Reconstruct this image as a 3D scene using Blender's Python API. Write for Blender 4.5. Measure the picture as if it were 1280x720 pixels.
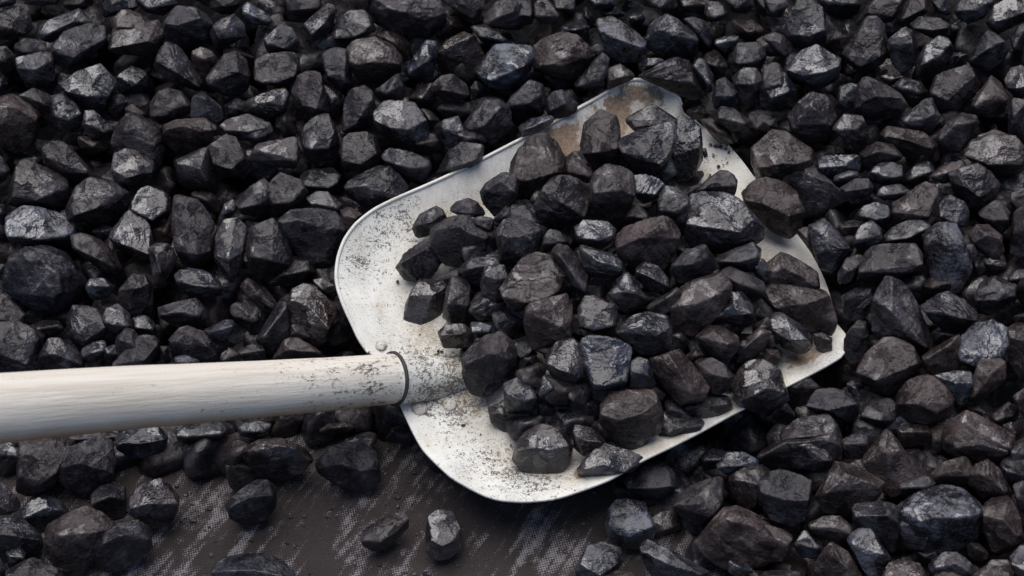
import bpy, bmesh, math, random
import numpy as np
from mathutils import Vector, Matrix, noise
# ---------------------------------------------------------------- camera, light, exposure
for o in list(bpy.data.objects):
    bpy.data.objects.remove(o)
S = bpy.context.scene
COL = S.collection
ELEV = math.radians(56.0)            # the camera looks down at the heap by this much
DIST, LENS, SENSOR = 1.35, 50.0, 36.0
TGT = Vector((0, 0, 0.06))
VIEW = Vector((0, math.cos(ELEV), -math.sin(ELEV)))
CAM = TGT - VIEW * DIST
cd = bpy.data.cameras.new('camera')
cd.lens = LENS; cd.sensor_width = SENSOR; cd.clip_start = 0.01; cd.clip_end = 100
cd.dof.use_dof = True; cd.dof.focus_distance = DIST - 0.02; cd.dof.aperture_fstop = 8.5
cam = bpy.data.objects.new('camera', cd); COL.objects.link(cam)
cam.location = CAM; cam.rotation_euler = VIEW.to_track_quat('-Z', 'Y').to_euler()
S.camera = cam

SUN_EL, SUN_AZ = math.radians(66), math.radians(-14)     # high behind the heap, a little to its left
W = bpy.data.worlds.new('World'); S.world = W; W.use_nodes = True
nt = W.node_tree
bg = nt.nodes['Background']
sky = nt.nodes.new('ShaderNodeTexSky'); sky.sky_type = 'NISHITA'; sky.sun_disc = False
sky.sun_elevation = SUN_EL; sky.sun_rotation = SUN_AZ
sky.air_density = 0.9; sky.dust_density = 2.5; sky.ozone_density = 1.1
nt.links.new(sky.outputs[0], bg.inputs[0]); bg.inputs[1].default_value = 0.05
ld = bpy.data.lights.new('sun', 'SUN'); ld.energy = 1.5; ld.angle = math.radians(60); ld.color = (1.0, 0.975, 0.96)
sun = bpy.data.objects.new('sun', ld); COL.objects.link(sun)
sd = Vector((math.sin(SUN_AZ) * math.cos(SUN_EL), math.cos(SUN_AZ) * math.cos(SUN_EL), math.sin(SUN_EL)))
sun.rotation_euler = sd.to_track_quat('Z', 'Y').to_euler(); sun.location = sd * 5
S.view_settings.view_transform = 'Standard'; S.view_settings.look = 'None'
S.view_settings.exposure = 0.98; S.view_settings.gamma = 1.0

# ---------------------------------------------------------------- helpers
RIGHT = Vector((1, 0, 0)); UPV = RIGHT.cross(VIEW)
def ray(px, py):                     # direction through a point of the 1280 x 720 photograph
    k = SENSOR / LENS / 1280
    return (VIEW + RIGHT * ((px - 640) * k) + UPV * ((360 - py) * k)).normalized()
def on_plane(px, py, p0, n):
    d = ray(px, py)
    return CAM + d * ((p0 - CAM).dot(n) / d.dot(n))
def smax(a, b, k=0.06):
    h = max(k - abs(a - b), 0) / k
    return max(a, b) + h * h * k * 0.25
def heap_z(x, y):                    # upper surface of the heap over the ground sheet (z = 0)
    d1 = y + 0.16
    d2 = .787 * (x - .10) + .617 * (y + .21)
    d = smax(smax(d1, d2, .1), 0, .08)
    return 0.024 + 0.30 * min(d, 0.8)
BLADE_S = 0.13
def blade_z(x, y): return 0.052 + BLADE_S * (y + 0.15)
BLADE_N = Vector((0, -BLADE_S, 1)).normalized()
BLADE_P = Vector((0, -0.15, 0.052))
def on_blade(px, py, h): return on_plane(px, py, BLADE_P + BLADE_N * h, BLADE_N)
def load_z(x, y):                    # the load of coal on the blade
    q = ((x - 0.10) / 0.19) ** 2 + ((y - 0.0) / 0.19) ** 2
    return blade_z(x, y) + 0.017 + 0.055 * max(0, 1 - q)
def on_surface(px, py, f):
    d = ray(px, py); t0, t1 = 0.6, 3.5
    for _ in range(40):
        t = (t0 + t1) / 2; p = CAM + d * t
        if p.z > f(p.x, p.y): t0 = t
        else: t1 = t
    return CAM + d * t0

def link(name, me, parent=None, mat=None):
    o = bpy.data.objects.new(name, me); COL.objects.link(o)
    if parent: o.parent = parent
    if mat: me.materials.append(mat)
    return o
def tag(o, label=None, cat=None, group=None, kind=None):
    for k, v in (('label', label), ('category', cat), ('group', group), ('kind', kind)):
        if v: o[k] = v
    return o
def pydata(name, v, f, smooth=True):
    me = bpy.data.meshes.new(name); me.from_pydata(v, [], f); me.update()
    if smooth: me.polygons.foreach_set('use_smooth', [True] * len(me.polygons))
    return me

# ---------------------------------------------------------------- materials
class N:
    def __init__(self, name):
        self.m = bpy.data.materials.new(name); self.m.use_nodes = True
        self.t = self.m.node_tree; self.b = self.t.nodes['Principled BSDF']
    def n(self, typ, ins=None, **kw):
        x = self.t.nodes.new('ShaderNode' + typ)
        for k, v in kw.items(): setattr(x, k, v)
        for k, v in (ins or {}).items():
            if hasattr(v, 'is_linked') or isinstance(v, bpy.types.NodeSocket): self.t.links.new(v, x.inputs[k])
            else: x.inputs[k].default_value = v
        return x
    def math(self, op, a, b=0.0, c=None):
        ins = {0: a, 1: b}
        if c is not None: ins[2] = c
        return self.n('Math', ins, operation=op).outputs[0]
    def noise(self, vec, scale, detail=6, rough=.6, dist=0.0):
        return self.n('TexNoise', {'Vector': vec, 'Scale': scale, 'Detail': detail, 'Roughness': rough, 'Distortion': dist}).outputs[0]
    def mapr(self, v, a, b, c=0.0, d=1.0):
        return self.n('MapRange', {0: v, 1: a, 2: b, 3: c, 4: d}).outputs[0]
    def mix(self, f, a, b):
        x = self.n('Mix', data_type='RGBA')
        for s, v in ((x.inputs[0], f), (x.inputs[6], a), (x.inputs[7], b)):
            if isinstance(v, bpy.types.NodeSocket): self.t.links.new(v, s)
            else: s.default_value = v if not isinstance(v, tuple) else (*v, 1) if len(v) == 3 else v
        return x.outputs[2]
    def mapping(self, vec, scale=(1, 1, 1), rot=(0, 0, 0), loc=(0, 0, 0)):
        return self.n('Mapping', {0: vec, 1: loc, 2: rot, 3: scale}).outputs[0]
    def to(self, sock, v):
        s = self.b.inputs[sock]
        if isinstance(v, bpy.types.NodeSocket): self.t.links.new(v, s)
        else: s.default_value = v
    def bump(self, h, strength, dist, prev=None):
        ins = {'Height': h, 'Strength': strength, 'Distance': dist}
        if prev is not None: ins['Normal'] = prev
        return self.n('Bump', ins).outputs[0]
def srgb(r, g, b):
    return tuple(((c / 255 + .055) / 1.055) ** 2.4 if c > 10 else c / 255 / 12.92 for c in (r, g, b))

def coal_material():
    k = N('coal')
    co = k.n('TexCoord').outputs['Object']
    at = k.n('Attribute', attribute_name='tint', attribute_type='GEOMETRY')
    sp = k.n('SeparateColor', {0: at.outputs['Color']})
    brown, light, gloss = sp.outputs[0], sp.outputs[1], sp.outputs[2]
    seed = at.outputs['Alpha']
    vec = k.n('VectorMath', {0: co, 1: k.n('CombineXYZ', {0: seed, 1: seed, 2: seed}).outputs[0]}, operation='ADD').outputs[0]
    geo = k.n('NewGeometry')
    n1 = k.noise(vec, 38, 8, .65)
    n2 = k.noise(vec, 150, 6, .7)
    n3 = k.noise(k.mapping(vec, (1, 1, 8), (.5, .7, 0)), 38, 5, .62, .35)      # layered grain
    n4 = k.noise(vec, 520, 4, .7)
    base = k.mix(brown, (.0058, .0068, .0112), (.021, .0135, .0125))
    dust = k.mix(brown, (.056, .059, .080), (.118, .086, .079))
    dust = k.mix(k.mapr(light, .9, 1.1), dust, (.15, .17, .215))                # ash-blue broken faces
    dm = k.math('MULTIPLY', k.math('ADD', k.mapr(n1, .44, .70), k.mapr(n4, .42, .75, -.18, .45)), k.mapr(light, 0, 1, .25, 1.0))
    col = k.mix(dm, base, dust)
    col = k.mix(k.mapr(n3, .56, .74, 0, .4), col, (.016, .015, .016))        # dark seams
    edge = k.mapr(geo.outputs['Pointiness'], .52, .60, 0, .4)
    col = k.mix(edge, col, (.11, .095, .088))                                  # bruised, greyer edges
    k.to('Base Color', col)
    rg = k.mapr(n1, .35, .7, .30, .62)
    rg = k.math('SUBTRACT', rg, k.math('MULTIPLY', gloss, .18))
    rg = k.math('ADD', rg, k.math('ADD', k.mapr(n2, .3, .7, -.08, .10), k.mapr(n4, .3, .7, -.08, .10)))
    warp = k.n('VectorMath', {0: k.n('TexNoise', {'Vector': vec, 'Scale': 55.0, 'Detail': 4.0}).outputs['Color'], 3: .024}, operation='SCALE').outputs[0]
    wv = k.n('VectorMath', {0: vec, 1: warp}, operation='ADD').outputs[0]
    vo = k.n('TexVoronoi', {'Vector': wv, 'Scale': 62.0})
    vs = k.n('TexVoronoi', {'Vector': wv, 'Scale': 190.0})
    cell = k.n('SeparateColor', {0: vo.outputs['Color']}).outputs[0]
    glassy = k.math('MULTIPLY', k.mapr(cell, .52, .60), k.mapr(k.math('ADD', gloss, k.mapr(n1, .35, .65, -.5, .5)), .15, .75))   # glassy fracture faces
    rough = k.math('ADD', k.math('MULTIPLY', k.math('SUBTRACT', 1.0, glassy), rg), k.math('MULTIPLY', glassy, .20))
    k.to('Roughness', rough)
    k.to('Specular IOR Level', k.math('ADD', k.mapr(gloss, 0, 1, .24, .55), k.math('MULTIPLY', glassy, .60)))
    b1 = k.bump(vo.outputs['Distance'], .45, .0045)
    b2 = k.bump(n3, .28, .0028, b1)
    b3 = k.bump(n4, .45, .0006, k.bump(n2, .55, .0014, b2))
    def tilt(nrm, v, amt):                                   # small broken planes, each leaning its own way
        d = k.n('VectorMath', {0: v.outputs['Color'], 1: (.5, .5, .5)}, operation='SUBTRACT').outputs[0]
        d = k.n('VectorMath', {0: d, 3: amt}, operation='SCALE').outputs[0]
        return k.n('VectorMath', {0: k.n('VectorMath', {0: nrm, 1: d}, operation='ADD').outputs[0]}, operation='NORMALIZE').outputs[0]
    b3 = tilt(tilt(b3, vo, .42), vs, .24)
    k.to('Normal', b3)
    return k.m
COAL = coal_material()

def ground_material():
    k = N('woven_tarpaulin')
    co = k.n('TexCoord').outputs['Object']
    rot = k.mapping(co, (1, 1, 1), (0, 0, math.radians(31)))
    sx = k.n('SeparateXYZ', {0: rot})
    f = 2 * math.pi / .0031
    wx = k.math('SINE', k.math('MULTIPLY', sx.outputs[0], f))
    wy = k.math('SINE', k.math('MULTIPLY', sx.outputs[1], f))
    weave = k.math('MULTIPLY', wx, wy)
    jit = k.noise(co, 420, 3, .6)
    weave2 = k.math('ADD', weave, k.mapr(jit, .3, .7, -.5, .5))
    drag = k.mapping(k.mapping(co, (1, 1, 1), (0, 0, math.radians(-58))), (13, 105, 1))              # scuffs run one way
    m1 = k.noise(drag, 1.0, 4, .6)
    m2 = k.noise(co, 9, 4, .55)
    m3 = k.noise(co, 90, 4, .6)
    dens = k.math('ADD', k.mapr(m1, .42, .68, -.35, .9), k.mapr(m2, .36, .60, -.45, .45))
    dens = k.math('ADD', dens, k.mapr(m3, .3, .7, -.45, .45))
    thread = k.mapr(k.math('ADD', weave2, k.math('MULTIPLY', dens, 1.5)), .45, 1.7)
    thread = k.math('MULTIPLY', thread, k.mapr(dens, -.1, .5))
    base = k.mix(k.noise(co, 35, 6, .65), (.024, .0185, .0175), (.060, .047, .045))
    col = k.mix(k.math('MULTIPLY', thread, .8), base, (.30, .275, .285))
    k.to('Base Color', col); k.to('Roughness', .8); k.to('Specular IOR Level', .3)
    k.to('Normal', k.bump(weave2, .5, .0006, k.bump(k.noise(co, 14, 4), .4, .01)))
    return k.m

def blade_material():
    k = N('worn_white_steel')
    co = k.n('TexCoord').outputs['Object']
    at = k.n('Attribute', attribute_name='wear', attribute_type='GEOMETRY')
    sp = k.n('SeparateColor', {0: at.outputs['Color']})
    rust, speck, bare = sp.outputs[0], sp.outputs[1], sp.outputs[2]
    n1 = k.noise(co, 22, 7, .65); n2 = k.noise(co, 330, 5, .65); n3 = k.noise(co, 900, 3, .6)
    st = k.noise(k.mapping(co, (260, 30, 60), (0, 0, math.radians(-62))), 1.0, 5, .6)
    col = k.mix(k.mapr(n1, .35, .65), (.80, .795, .735), (.68, .675, .63))
    col = k.mix(k.math('MULTIPLY', bare, k.mapr(st, .35, .65, .35, 1)), col, (.52, .54, .555))
    col = k.mix(k.mapr(k.noise(co, 40, 7, .72), .48, .70, 0, .5), col, (.54, .47, .37))     # yellowed film
    sd_ = k.math('ADD', k.mapr(n2, .3, .7, 0, .6), k.mapr(n3, .3, .7, 0, .45))
    sd_ = k.math('ADD', sd_, k.math('MULTIPLY', speck, .42))
    sd_ = k.math('ADD', sd_, k.mapr(k.noise(k.mapping(co, (60, 130, 60), (0, 0, .5)), 1.0, 5, .65), .35, .65, -.16, .16))
    col = k.mix(k.mapr(sd_, .88, 1.02, 0, .88), col, (.045, .038, .034))                       # coal dust specks and chips
    near = k.math('MULTIPLY', at.outputs['Alpha'], k.mapr(k.noise(co, 70, 7, .7), .30, .62))
    col = k.mix(k.math('MULTIPLY', near, .75), col, (.40, .32, .22))                        # brown film around the load
    fine = k.math('ADD', k.noise(k.mapping(co, (420, 1100, 800), (0, 0, .45)), 1.0, 4, .7), k.mapr(n1, .35, .65, -.08, .05))
    col = k.mix(k.mapr(k.math('ADD', fine, k.math('MULTIPLY', at.outputs['Alpha'], .06)), .555, .68, 0, .7), col, (.16, .13, .10))    # fine scratches
    rr = k.math('ADD', rust, k.mapr(k.noise(co, 75, 8, .72), .3, .7, -.55, .55))
    rcol = k.mix(k.mapr(n2, .35, .65), (.20, .125, .075), (.34, .265, .20))
    col = k.mix(k.mapr(rr, .40, .62, 0, .95), col, rcol)
    k.to('Base Color', col)
    k.to('Roughness', k.mapr(n2, .3, .7, .60, .78)); k.to('Specular IOR Level', .25)
    k.to('Normal', k.bump(sd_, .25, .0005, k.bump(k.noise(co, 18, 3), .12, .004)))
    return k.m

def wood_material():
    k = N('weathered_white_wood')
    co = k.n('TexCoord').outputs['Object']                  # x runs along the handle
    gr = k.noise(k.mapping(co, (5, 130, 130)), 1.0, 6, .65, .3)
    gr2 = k.noise(k.mapping(co, (9, 420, 420)), 1.0, 4, .6)
    n1 = k.noise(co, 16, 6, .6)
    col = k.mix(k.mapr(gr, .35, .65), (.80, .755, .67), (.64, .575, .48))
    col = k.mix(k.mapr(gr2, .52, .75, 0, .4), col, (.46, .39, .31))
    sx = k.n('SeparateXYZ', {0: co})
    under = k.mapr(k.math('ADD', sx.outputs[2], k.math('MULTIPLY', k.math('SUBTRACT', n1, .5), .02)), .007, -.013, 0, .97)
    col = k.mix(under, col, (.40, .235, .115))                 # brown lower side, with some of its shade put into the colour
    ds = k.math('ADD', k.mapr(k.noise(k.mapping(co, (240, 420, 420)), 1.0, 6, .78), .3, .72), k.mapr(sx.outputs[0], -.24, -.005, -.26, .20))
    ds = k.math('ADD', ds, k.mapr(k.noise(k.mapping(co, (22, 55, 55)), 1.0, 4, .6), .35, .65, -.24, .18))
    col = k.mix(k.mapr(ds, .62, .84, 0, .92), col, (.05, .042, .038))
    gg = k.math('ADD', k.mapr(k.noise(k.mapping(co, (26, 300, 300)), 1.0, 5, .7), .3, .75), k.mapr(n1, .4, .7, -.3, .1))
    col = k.mix(k.mapr(gg, .79, .94, 0, .75), col, (.10, .085, .075))       # short dark cracks along the grain
    k.to('Base Color', col); k.to('Roughness', .62); k.to('Specular IOR Level', .35)
    k.to('Normal', k.bump(gg, .3, -.0012, k.bump(gr, .35, .0018)))
    return k.m
BLADE, WOOD = blade_material(), wood_material()
def plain(name, c, r, metal=0.0):
    k = N(name); co = k.n('TexCoord').outputs['Object']
    n_ = k.noise(co, 240, 5, .7)
    k.to('Base Color', k.mix(k.mapr(n_, .35, .65), tuple(v * .7 for v in c), c)); k.to('Roughness', r); k.to('Metallic', metal)
    k.to('Normal', k.bump(n_, .4, .0008))
    return k.m
RING = plain('dark_seam', (.045, .04, .037), .7)

# ---------------------------------------------------------------- ground sheet
random.seed(4)
gn = 60
gv = []; gf = []
for j in range(gn + 1):
    for i in range(gn + 1):
        x = -2.4 + 4.8 * i / gn; y = -2.4 + 4.8 * j / gn
        gv.append((x, y, .004 * noise.noise((x * 5, y * 5, 0))))
for j in range(gn):
    for i in range(gn):
        a = j * (gn + 1) + i; gf.append((a, a + 1, a + gn + 2, a + gn + 1))
g = link('ground', pydata('ground', gv, gf), None, ground_material())
tag(g, 'dark dusty woven tarpaulin showing pale threads under the shovel', None, None, 'structure')

# ---------------------------------------------------------------- shovel
OUT = [  # rim and lip of the blade: photo point, height over the blade floor (mm)
 (500,505,10),(497,485,9),(490,465,9),(478,452,10),(461,441,14),(449,424,19),(440,405,23),(430,383,27),(422,360,24),(420,342,25),(423,320,26),
 (431,299,27),(445,280,27),(468,262,26),(500,246,25),(540,229,24),(585,208,24),(640,180,25),(690,154,26),(740,126,27),(780,103,27),(795,99.5,27),
 (812,102,26),(836,113,25),(848,121,29),(852,130,22),(855,140,12),(862,146,4),(873,150,0),(893,163,0),(912,182,0),(930,203,0),(946,225,0),(970,256,0),(995,290,0),
 (1014,316,0),(1027,340,0),(1036,362,0),(1042,385,0),(1047,405,1),(1057,416,9),(1057,430,18),(1054,444,22),(1030,459,23),(985,482,25),(950,500,26),
 (915,518,27),(875,540,28),(840,558,28),(800,577,29),(760,600,29),(715,617,24),(690,624,24),(655,627,24),(625,625,25),(605,619,25),(585,609,24),(565,597,29),(545,579,27),(528,561,24),
 (517,542,20),(508,524,14)]
def closed_spline(P, n):
    P = np.array(P, float); m = len(P)
    seg = np.linalg.norm(np.roll(P, -1, 0)[:, :2] - P[:, :2], axis=1); cum = np.concatenate([[0], np.cumsum(seg)])
    out = []
    for s in np.linspace(0, cum[-1], n, endpoint=False):
        i = min(np.searchsorted(cum, s, 'right') - 1, m - 1); t = (s - cum[i]) / max(seg[i], 1e-9)
        p0, p1, p2, p3 = P[(i - 1) % m], P[i], P[(i + 1) % m], P[(i + 2) % m]
        cr = .5 * (2 * p1 + (p2 - p0) * t + (2 * p0 - 5 * p1 + 4 * p2 - p3) * t * t + (3 * p1 - p0 - 3 * p2 + p3) * t ** 3)
        out.append(.65 * cr + .35 * (p1 * (1 - t) + p2 * t))
    return out
root = bpy.data.objects.new('shovel', None); COL.objects.link(root); root.location = on_blade(500, 473, 0)
root.empty_display_size = .05
tag(root, 'worn white coal shovel with a weathered wooden handle, loaded with coal', 'shovel')
ORG = root.location.copy()
NB = 220
rim = [on_blade(x, y, max(h, 0) * .75 / 1000) for x, y, h in closed_spline(OUT, NB)]
hs = [max((p - BLADE_P).dot(BLADE_N), 0) for p in rim]
cen = on_blade(745, 372, 0)
rings = [0, .08, .17, .27, .38, .5, .63, .78, .95, 1.15, 1.5]
WALL = .055
bv, wear, bf = [], [], []
RUST = [(820,122,14),(795,116,13),(770,118,12),(760,130,13),(740,140,11),(725,152,10),(708,160,10),(700,172,14),(690,185,16),(712,190,14),(735,195,10),(775,140,9),(777,152,8),(778,165,7),(835,122,9),(665,196,8),(522,246,10),(548,236,8),(590,210,7),(565,228,6),(1015,445,9),(995,452,10),(730,600,10),(1050,430,4)]
RB = [(on_blade(x, y, .006), r * .00098) for x, y, r in RUST]
SPK = [(560,462,40,.9),(585,490,35,1.0),(545,500,30,.7),(470,300,45,.6),(440,345,40,.5),(505,270,35,.7),(500,390,50,.25),(530,440,40,.3),(590,560,50,.45),(650,600,40,.5),(700,600,40,.5),(620,590,40,.3),(890,180,25,.1),(500,440,20,.4)]
SB = [(on_blade(x, y, .005), r * .00078, a) for x, y, r, a in SPK]
BARE = [(620,215,60),(570,235,35),(680,190,40),(720,165,45),(660,210,50),(860,545,30),(890,525,30),(1020,450,40)]
BB = [(on_blade(x, y, .01), r * .00078) for x, y, r in BARE]
LOADP = [(528,325),(560,275),(640,240),(690,205),(760,160),(835,160),(865,205),(915,262),(950,315),(1000,385),(1012,430),(955,476),(908,512),(815,560),(735,584),(652,556),(604,510),(580,450),(525,400)]
LQ = [on_blade(x, y, .006) for x, y in LOADP]
def near_load(p):                                        # 1 at the load, fading out over 5 cm
    d = 1
    for i in range(len(LQ)):
        a, b = LQ[i - 1], LQ[i]; t = max(0, min(1, (p - a).dot(b - a) / (b - a).length_squared))
        d = min(d, (p - a.lerp(b, t)).length)
    return math.exp(-(d / .024) ** 2)
def add_b(p):
    r = sum(math.exp(-((p - q).length / s) ** 2) for q, s in RB)
    sp_ = sum(a * math.exp(-((p - q).length / s) ** 2) for q, s, a in SB)
    ba = sum(math.exp(-((p - q).length / s) ** 2) for q, s in BB)
    bv.append(p - ORG); wear.append((min(r, 1), min(sp_, 1), min(ba, 1), near_load(p))); return len(bv) - 1
idx = []
for s in rings:
    row = []
    for p, h in zip(rim, hs):
        base = p - BLADE_N * h
        L = (cen - base).length
        f = min(s * WALL / L, .9)
        q = base.lerp(cen, f) + BLADE_N * (h * max(0, 1 - s) ** 1.6)
        q = q + BLADE_N * (.0012 * noise.noise(q * 22) * min(1, s * 2 + .3))
        row.append(add_b(q))
    idx.append(row)
for k_ in range(1, 22):                                  # the floor
    row = []
    fr = k_ / 22
    for a in idx[len(rings) - 1]:
        q = (bv[a] + ORG).lerp(cen, fr)
        row.append(add_b(q + BLADE_N * (.0012 * noise.noise(q * 22) - .0012 * noise.noise((bv[a] + ORG) * 22) * (1 - fr))))
    idx.append(row)
c_ = add_b(cen)
for a, b in zip(idx[:-1], idx[1:]):
    for i in range(NB):
        j = (i + 1) % NB; bf.append((a[i], a[j], b[j], b[i]))
for i in range(NB): bf.append((idx[-1][i], idx[-1][(i + 1) % NB], c_))
me = pydata('blade', bv, bf)
w_ = me.attributes.new('wear', 'FLOAT_COLOR', 'POINT'); w_.data.foreach_set('color', np.array(wear, 'f').ravel())
blade = link('blade', me, root, BLADE)
bm = bmesh.new(); bm.from_mesh(me); bmesh.ops.recalc_face_normals(bm, faces=bm.faces)
if sum((f.normal.z for f in bm.faces)) < 0: bmesh.ops.reverse_faces(bm, faces=bm.faces)
bm.to_mesh(me); bm.free()
md = blade.modifiers.new('thick', 'SOLIDIFY'); md.thickness = .0022; md.offset = -1
mb = blade.modifiers.new('bev', 'BEVEL'); mb.width = .0006; mb.segments = 2; mb.limit_method = 'ANGLE'; mb.angle_limit = 1.2

def tube(pts, rad, seg=40, cap=True, wob=0.0, seed=0):
    v, f = [], []
    ax = (pts[-1] - pts[0]).normalized(); u = ax.cross(Vector((0, 0, 1))).normalized(); w = u.cross(ax)
    for i, p in enumerate(pts):
        for j in range(seg):
            a = 2 * math.pi * j / seg
            d = u * math.cos(a) + w * math.sin(a)
            r = rad[i] * (1 + wob * noise.noise(Vector((i * .11, d.y * .8, d.z * .8 + seed))))
            v.append(p + d * r)
    for i in range(len(pts) - 1):
        for j in range(seg):
            k2 = (j + 1) % seg; f.append((i * seg + j, (i + 1) * seg + j, (i + 1) * seg + k2, i * seg + k2))
    if cap:
        f.append(tuple(range(seg))); f.append(tuple(reversed(range((len(pts) - 1) * seg, len(pts) * seg))))
    return v, f
# added white bead along the rim, shaped to give the edge its highlight
pts = [bv[i] + BLADE_N * .0004 for i in idx[0]]
lo = min(range(NB), key=lambda i: (rim[i] - on_blade(461, 441, .010)).length); hi = min(range(NB), key=lambda i: (rim[i] - on_blade(851, 127, .015)).length)
seq = [pts[i % NB] for i in range(lo, hi + 1)]
v, f = [], []
for i, p in enumerate(seq):
    t_ = (seq[min(i + 1, len(seq) - 1)] - seq[max(i - 1, 0)]).normalized(); n_ = t_.cross(BLADE_N)
    for j in range(8):
        b_ = math.pi / 4 * j; r_ = .0017 * (1 + .12 * noise.noise((i * .3, 1, 0)))
        v.append(p + n_ * (r_ * math.cos(b_)) + BLADE_N * (r_ * math.sin(b_)))
for i in range(len(seq) - 1):
    for j in range(8): f.append((i * 8 + j, i * 8 + (j + 1) % 8, (i + 1) * 8 + (j + 1) % 8, (i + 1) * 8 + j))
f.append(tuple(range(8))); f.append(tuple(reversed(range(len(v) - 8, len(v)))))
m_ = pydata('rim', v, f)
w_ = m_.attributes.new('wear', 'FLOAT_COLOR', 'POINT'); w_.data.foreach_set('color', np.array([(.02, .1, .0, 0)] * len(v), 'f').ravel())
link('rim', m_, root, BLADE)
# handle: local x runs along it, from beyond the frame to the socket
PX = .00074
HR1 = 31.5 * PX
P1 = on_plane(497, 473, Vector((0, 0, blade_z(-.1, -.1) + .020)), Vector((0, 0, 1)))
P0 = on_plane(0, 510, Vector((0, 0, blade_z(-.1, -.1) + .020 + .16)), Vector((0, 0, 1)))
HR0 = 42.5 * PX * (P0 - CAM).dot(VIEW) / (P1 - CAM).dot(VIEW)
HR1 = HR1 * (P1 - CAM).dot(VIEW) / DIST * 1.02
axis = (P1 - P0).normalized(); PL = P0 - axis * .55
Lh = (P1 - PL).length
pts, rad = [], []
for i in range(141):
    t = i / 140
    x = -Lh * (1 - t)
    f0 = (Lh - (P1 - P0).length) / Lh
    tt = (t - f0) / (1 - f0)
    r = HR0 + (HR1 - HR0) * max(tt, -.2)
    pts.append(Vector((x, .0026 * noise.noise((x * 6, 3, 0)), .0026 * noise.noise((x * 6, 7, 0))))); rad.append(r)
pts[-1].x -= .0005
for e in (1, 2): pts.append(Vector((.0025 * e, 0, 0))); rad.append(HR1 * (1 - .05 * e * e))
v, f = tube(pts, rad, 48, True, .022, 2)
h = link('handle', pydata('handle', v, f), root, WOOD)
yv = Vector((0, 0, 1)).cross(axis).normalized(); zv = axis.cross(yv)
h.matrix_world = Matrix.Translation(P1) @ Matrix((axis, yv, zv)).transposed().to_4x4()
h.matrix_parent_inverse = Matrix.Identity(4)
h.location = P1 - ORG
h.rotation_euler = Matrix((axis, yv, zv)).transposed().to_euler()
# socket: pressed tube that takes the handle and dies into the blade floor
E1 = on_blade(615, 462, -.012); d2 = (E1 - P1)
pts, rad = [], []
for i in range(31):
    t = i / 30
    pts.append(P1 + axis * (-.004) + d2 * t - BLADE_N * (.006 * math.sin(t * math.pi)) - ORG); rad.append((HR1 * 1.03) * (1 - .42 * t ** 1.4))
v, f = tube(pts, rad, 48, False, .02, 5)
sm = pydata('socket', v, f)
wa = []
for p in v:
    q = Vector(p) + ORG
    wa.append((0.02, min(.22 + .8 * sum(a * math.exp(-((q - c).length / (s * 1.3)) ** 2) for c, s, a in SB), 1), .1, .25))
w_ = sm.attributes.new('wear', 'FLOAT_COLOR', 'POINT'); w_.data.foreach_set('color', np.array(wa, 'f').ravel())
so = link('socket', sm, root, BLADE)
so.modifiers.new('thick', 'SOLIDIFY').thickness = .0018
# dark open seam at the socket mouth
rp, rr_ = [], []
v, f = [], []
ns, nr = 56, 10
for i in range(ns):
    a = 2 * math.pi * i / ns
    d = yv * math.cos(a) + zv * math.sin(a)
    for j in range(nr):
        b = 2 * math.pi * j / nr
        v.append(P1 - axis * .004 + d * (HR1 * 1.035 + .0017 * math.cos(b)) + axis * (.0019 * math.sin(b)) - ORG)
for i in range(ns):
    for j in range(nr):
        i2, j2 = (i + 1) % ns, (j + 1) % nr
        f.append((i * nr + j, i2 * nr + j, i2 * nr + j2, i * nr + j2))
link('socket_ring', pydata('socket_ring', v, f), root, RING)
for (x, y, r, hh) in ((478, 429, 7.5, .004), (526, 512, 10, .006), (559, 508, 9.0, .0)):   # rivets
    c = on_blade(x, y, .0)
    best = min((q + ORG for q in bv), key=lambda q: ((q - CAM).normalized() - ray(x, y)).length)
    c = best; R_ = r * .00078
    v, f = [], []
    for i in range(7):
        a = i / 6 * math.pi / 2
        for j in range(20):
            b = 2 * math.pi * j / 20
            wob = 1 + .10 * noise.noise((math.cos(b), math.sin(b), x))
            v.append(c - ORG + Vector((math.cos(b) * math.cos(a) * R_ * wob, math.sin(b) * math.cos(a) * R_ * wob, 0)) + BLADE_N * (R_ * .46 * math.sin(a)))
    for i in range(6):
        for j in range(20):
            k2 = (j + 1) % 20; f.append((i * 20 + j, i * 20 + k2, (i + 1) * 20 + k2, (i + 1) * 20 + j))
    m_ = pydata('rivet', v, f)
    w_ = m_.attributes.new('wear', 'FLOAT_COLOR', 'POINT'); w_.data.foreach_set('color', np.array([(.25 * (1 - i_ // 20 / 6), .95 - .6 * (i_ // 20) / 6, .6, .7) for i_ in range(len(v))], 'f').ravel())
    link('rivet', m_, root, BLADE)

# ---------------------------------------------------------------- coal
def ico(n):
    b = bmesh.new(); bmesh.ops.create_icosphere(b, subdivisions=n, radius=1)
    v = np.array([x.co[:] for x in b.verts]); f = np.array([[q.index for q in p.verts] for p in b.faces], dtype=np.int32); b.free()
    v /= np.linalg.norm(v, axis=1)[:, None]
    return v, f
ICO = {n: ico(n) for n in (3, 4, 5, 6)}
def hull_planes(P):
    b = bmesh.new()
    for p in P: b.verts.new(p)
    bmesh.ops.convex_hull(b, input=b.verts)
    b.normal_update()
    used = np.array([v.co[:] for v in b.verts if v.link_faces])
    c = used.mean(0)
    out = []
    for f in b.faces:
        n_ = np.array(f.normal[:]); d = float(n_ @ (np.array(f.calc_center_median()[:]) - c))
        if d < 0: n_, d = -n_, -d
        if f.calc_area() < 1e-9: continue
        if any(n_ @ m > .995 for m, _ in out): continue
        out.append((n_, max(d, 1e-4)))
    b.free()
    return c, np.array([o[0] for o in out]), np.array([o[1] for o in out])
_rs = np.random.RandomState(11)
_perm = np.concatenate([_rs.permutation(256)] * 3)
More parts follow.
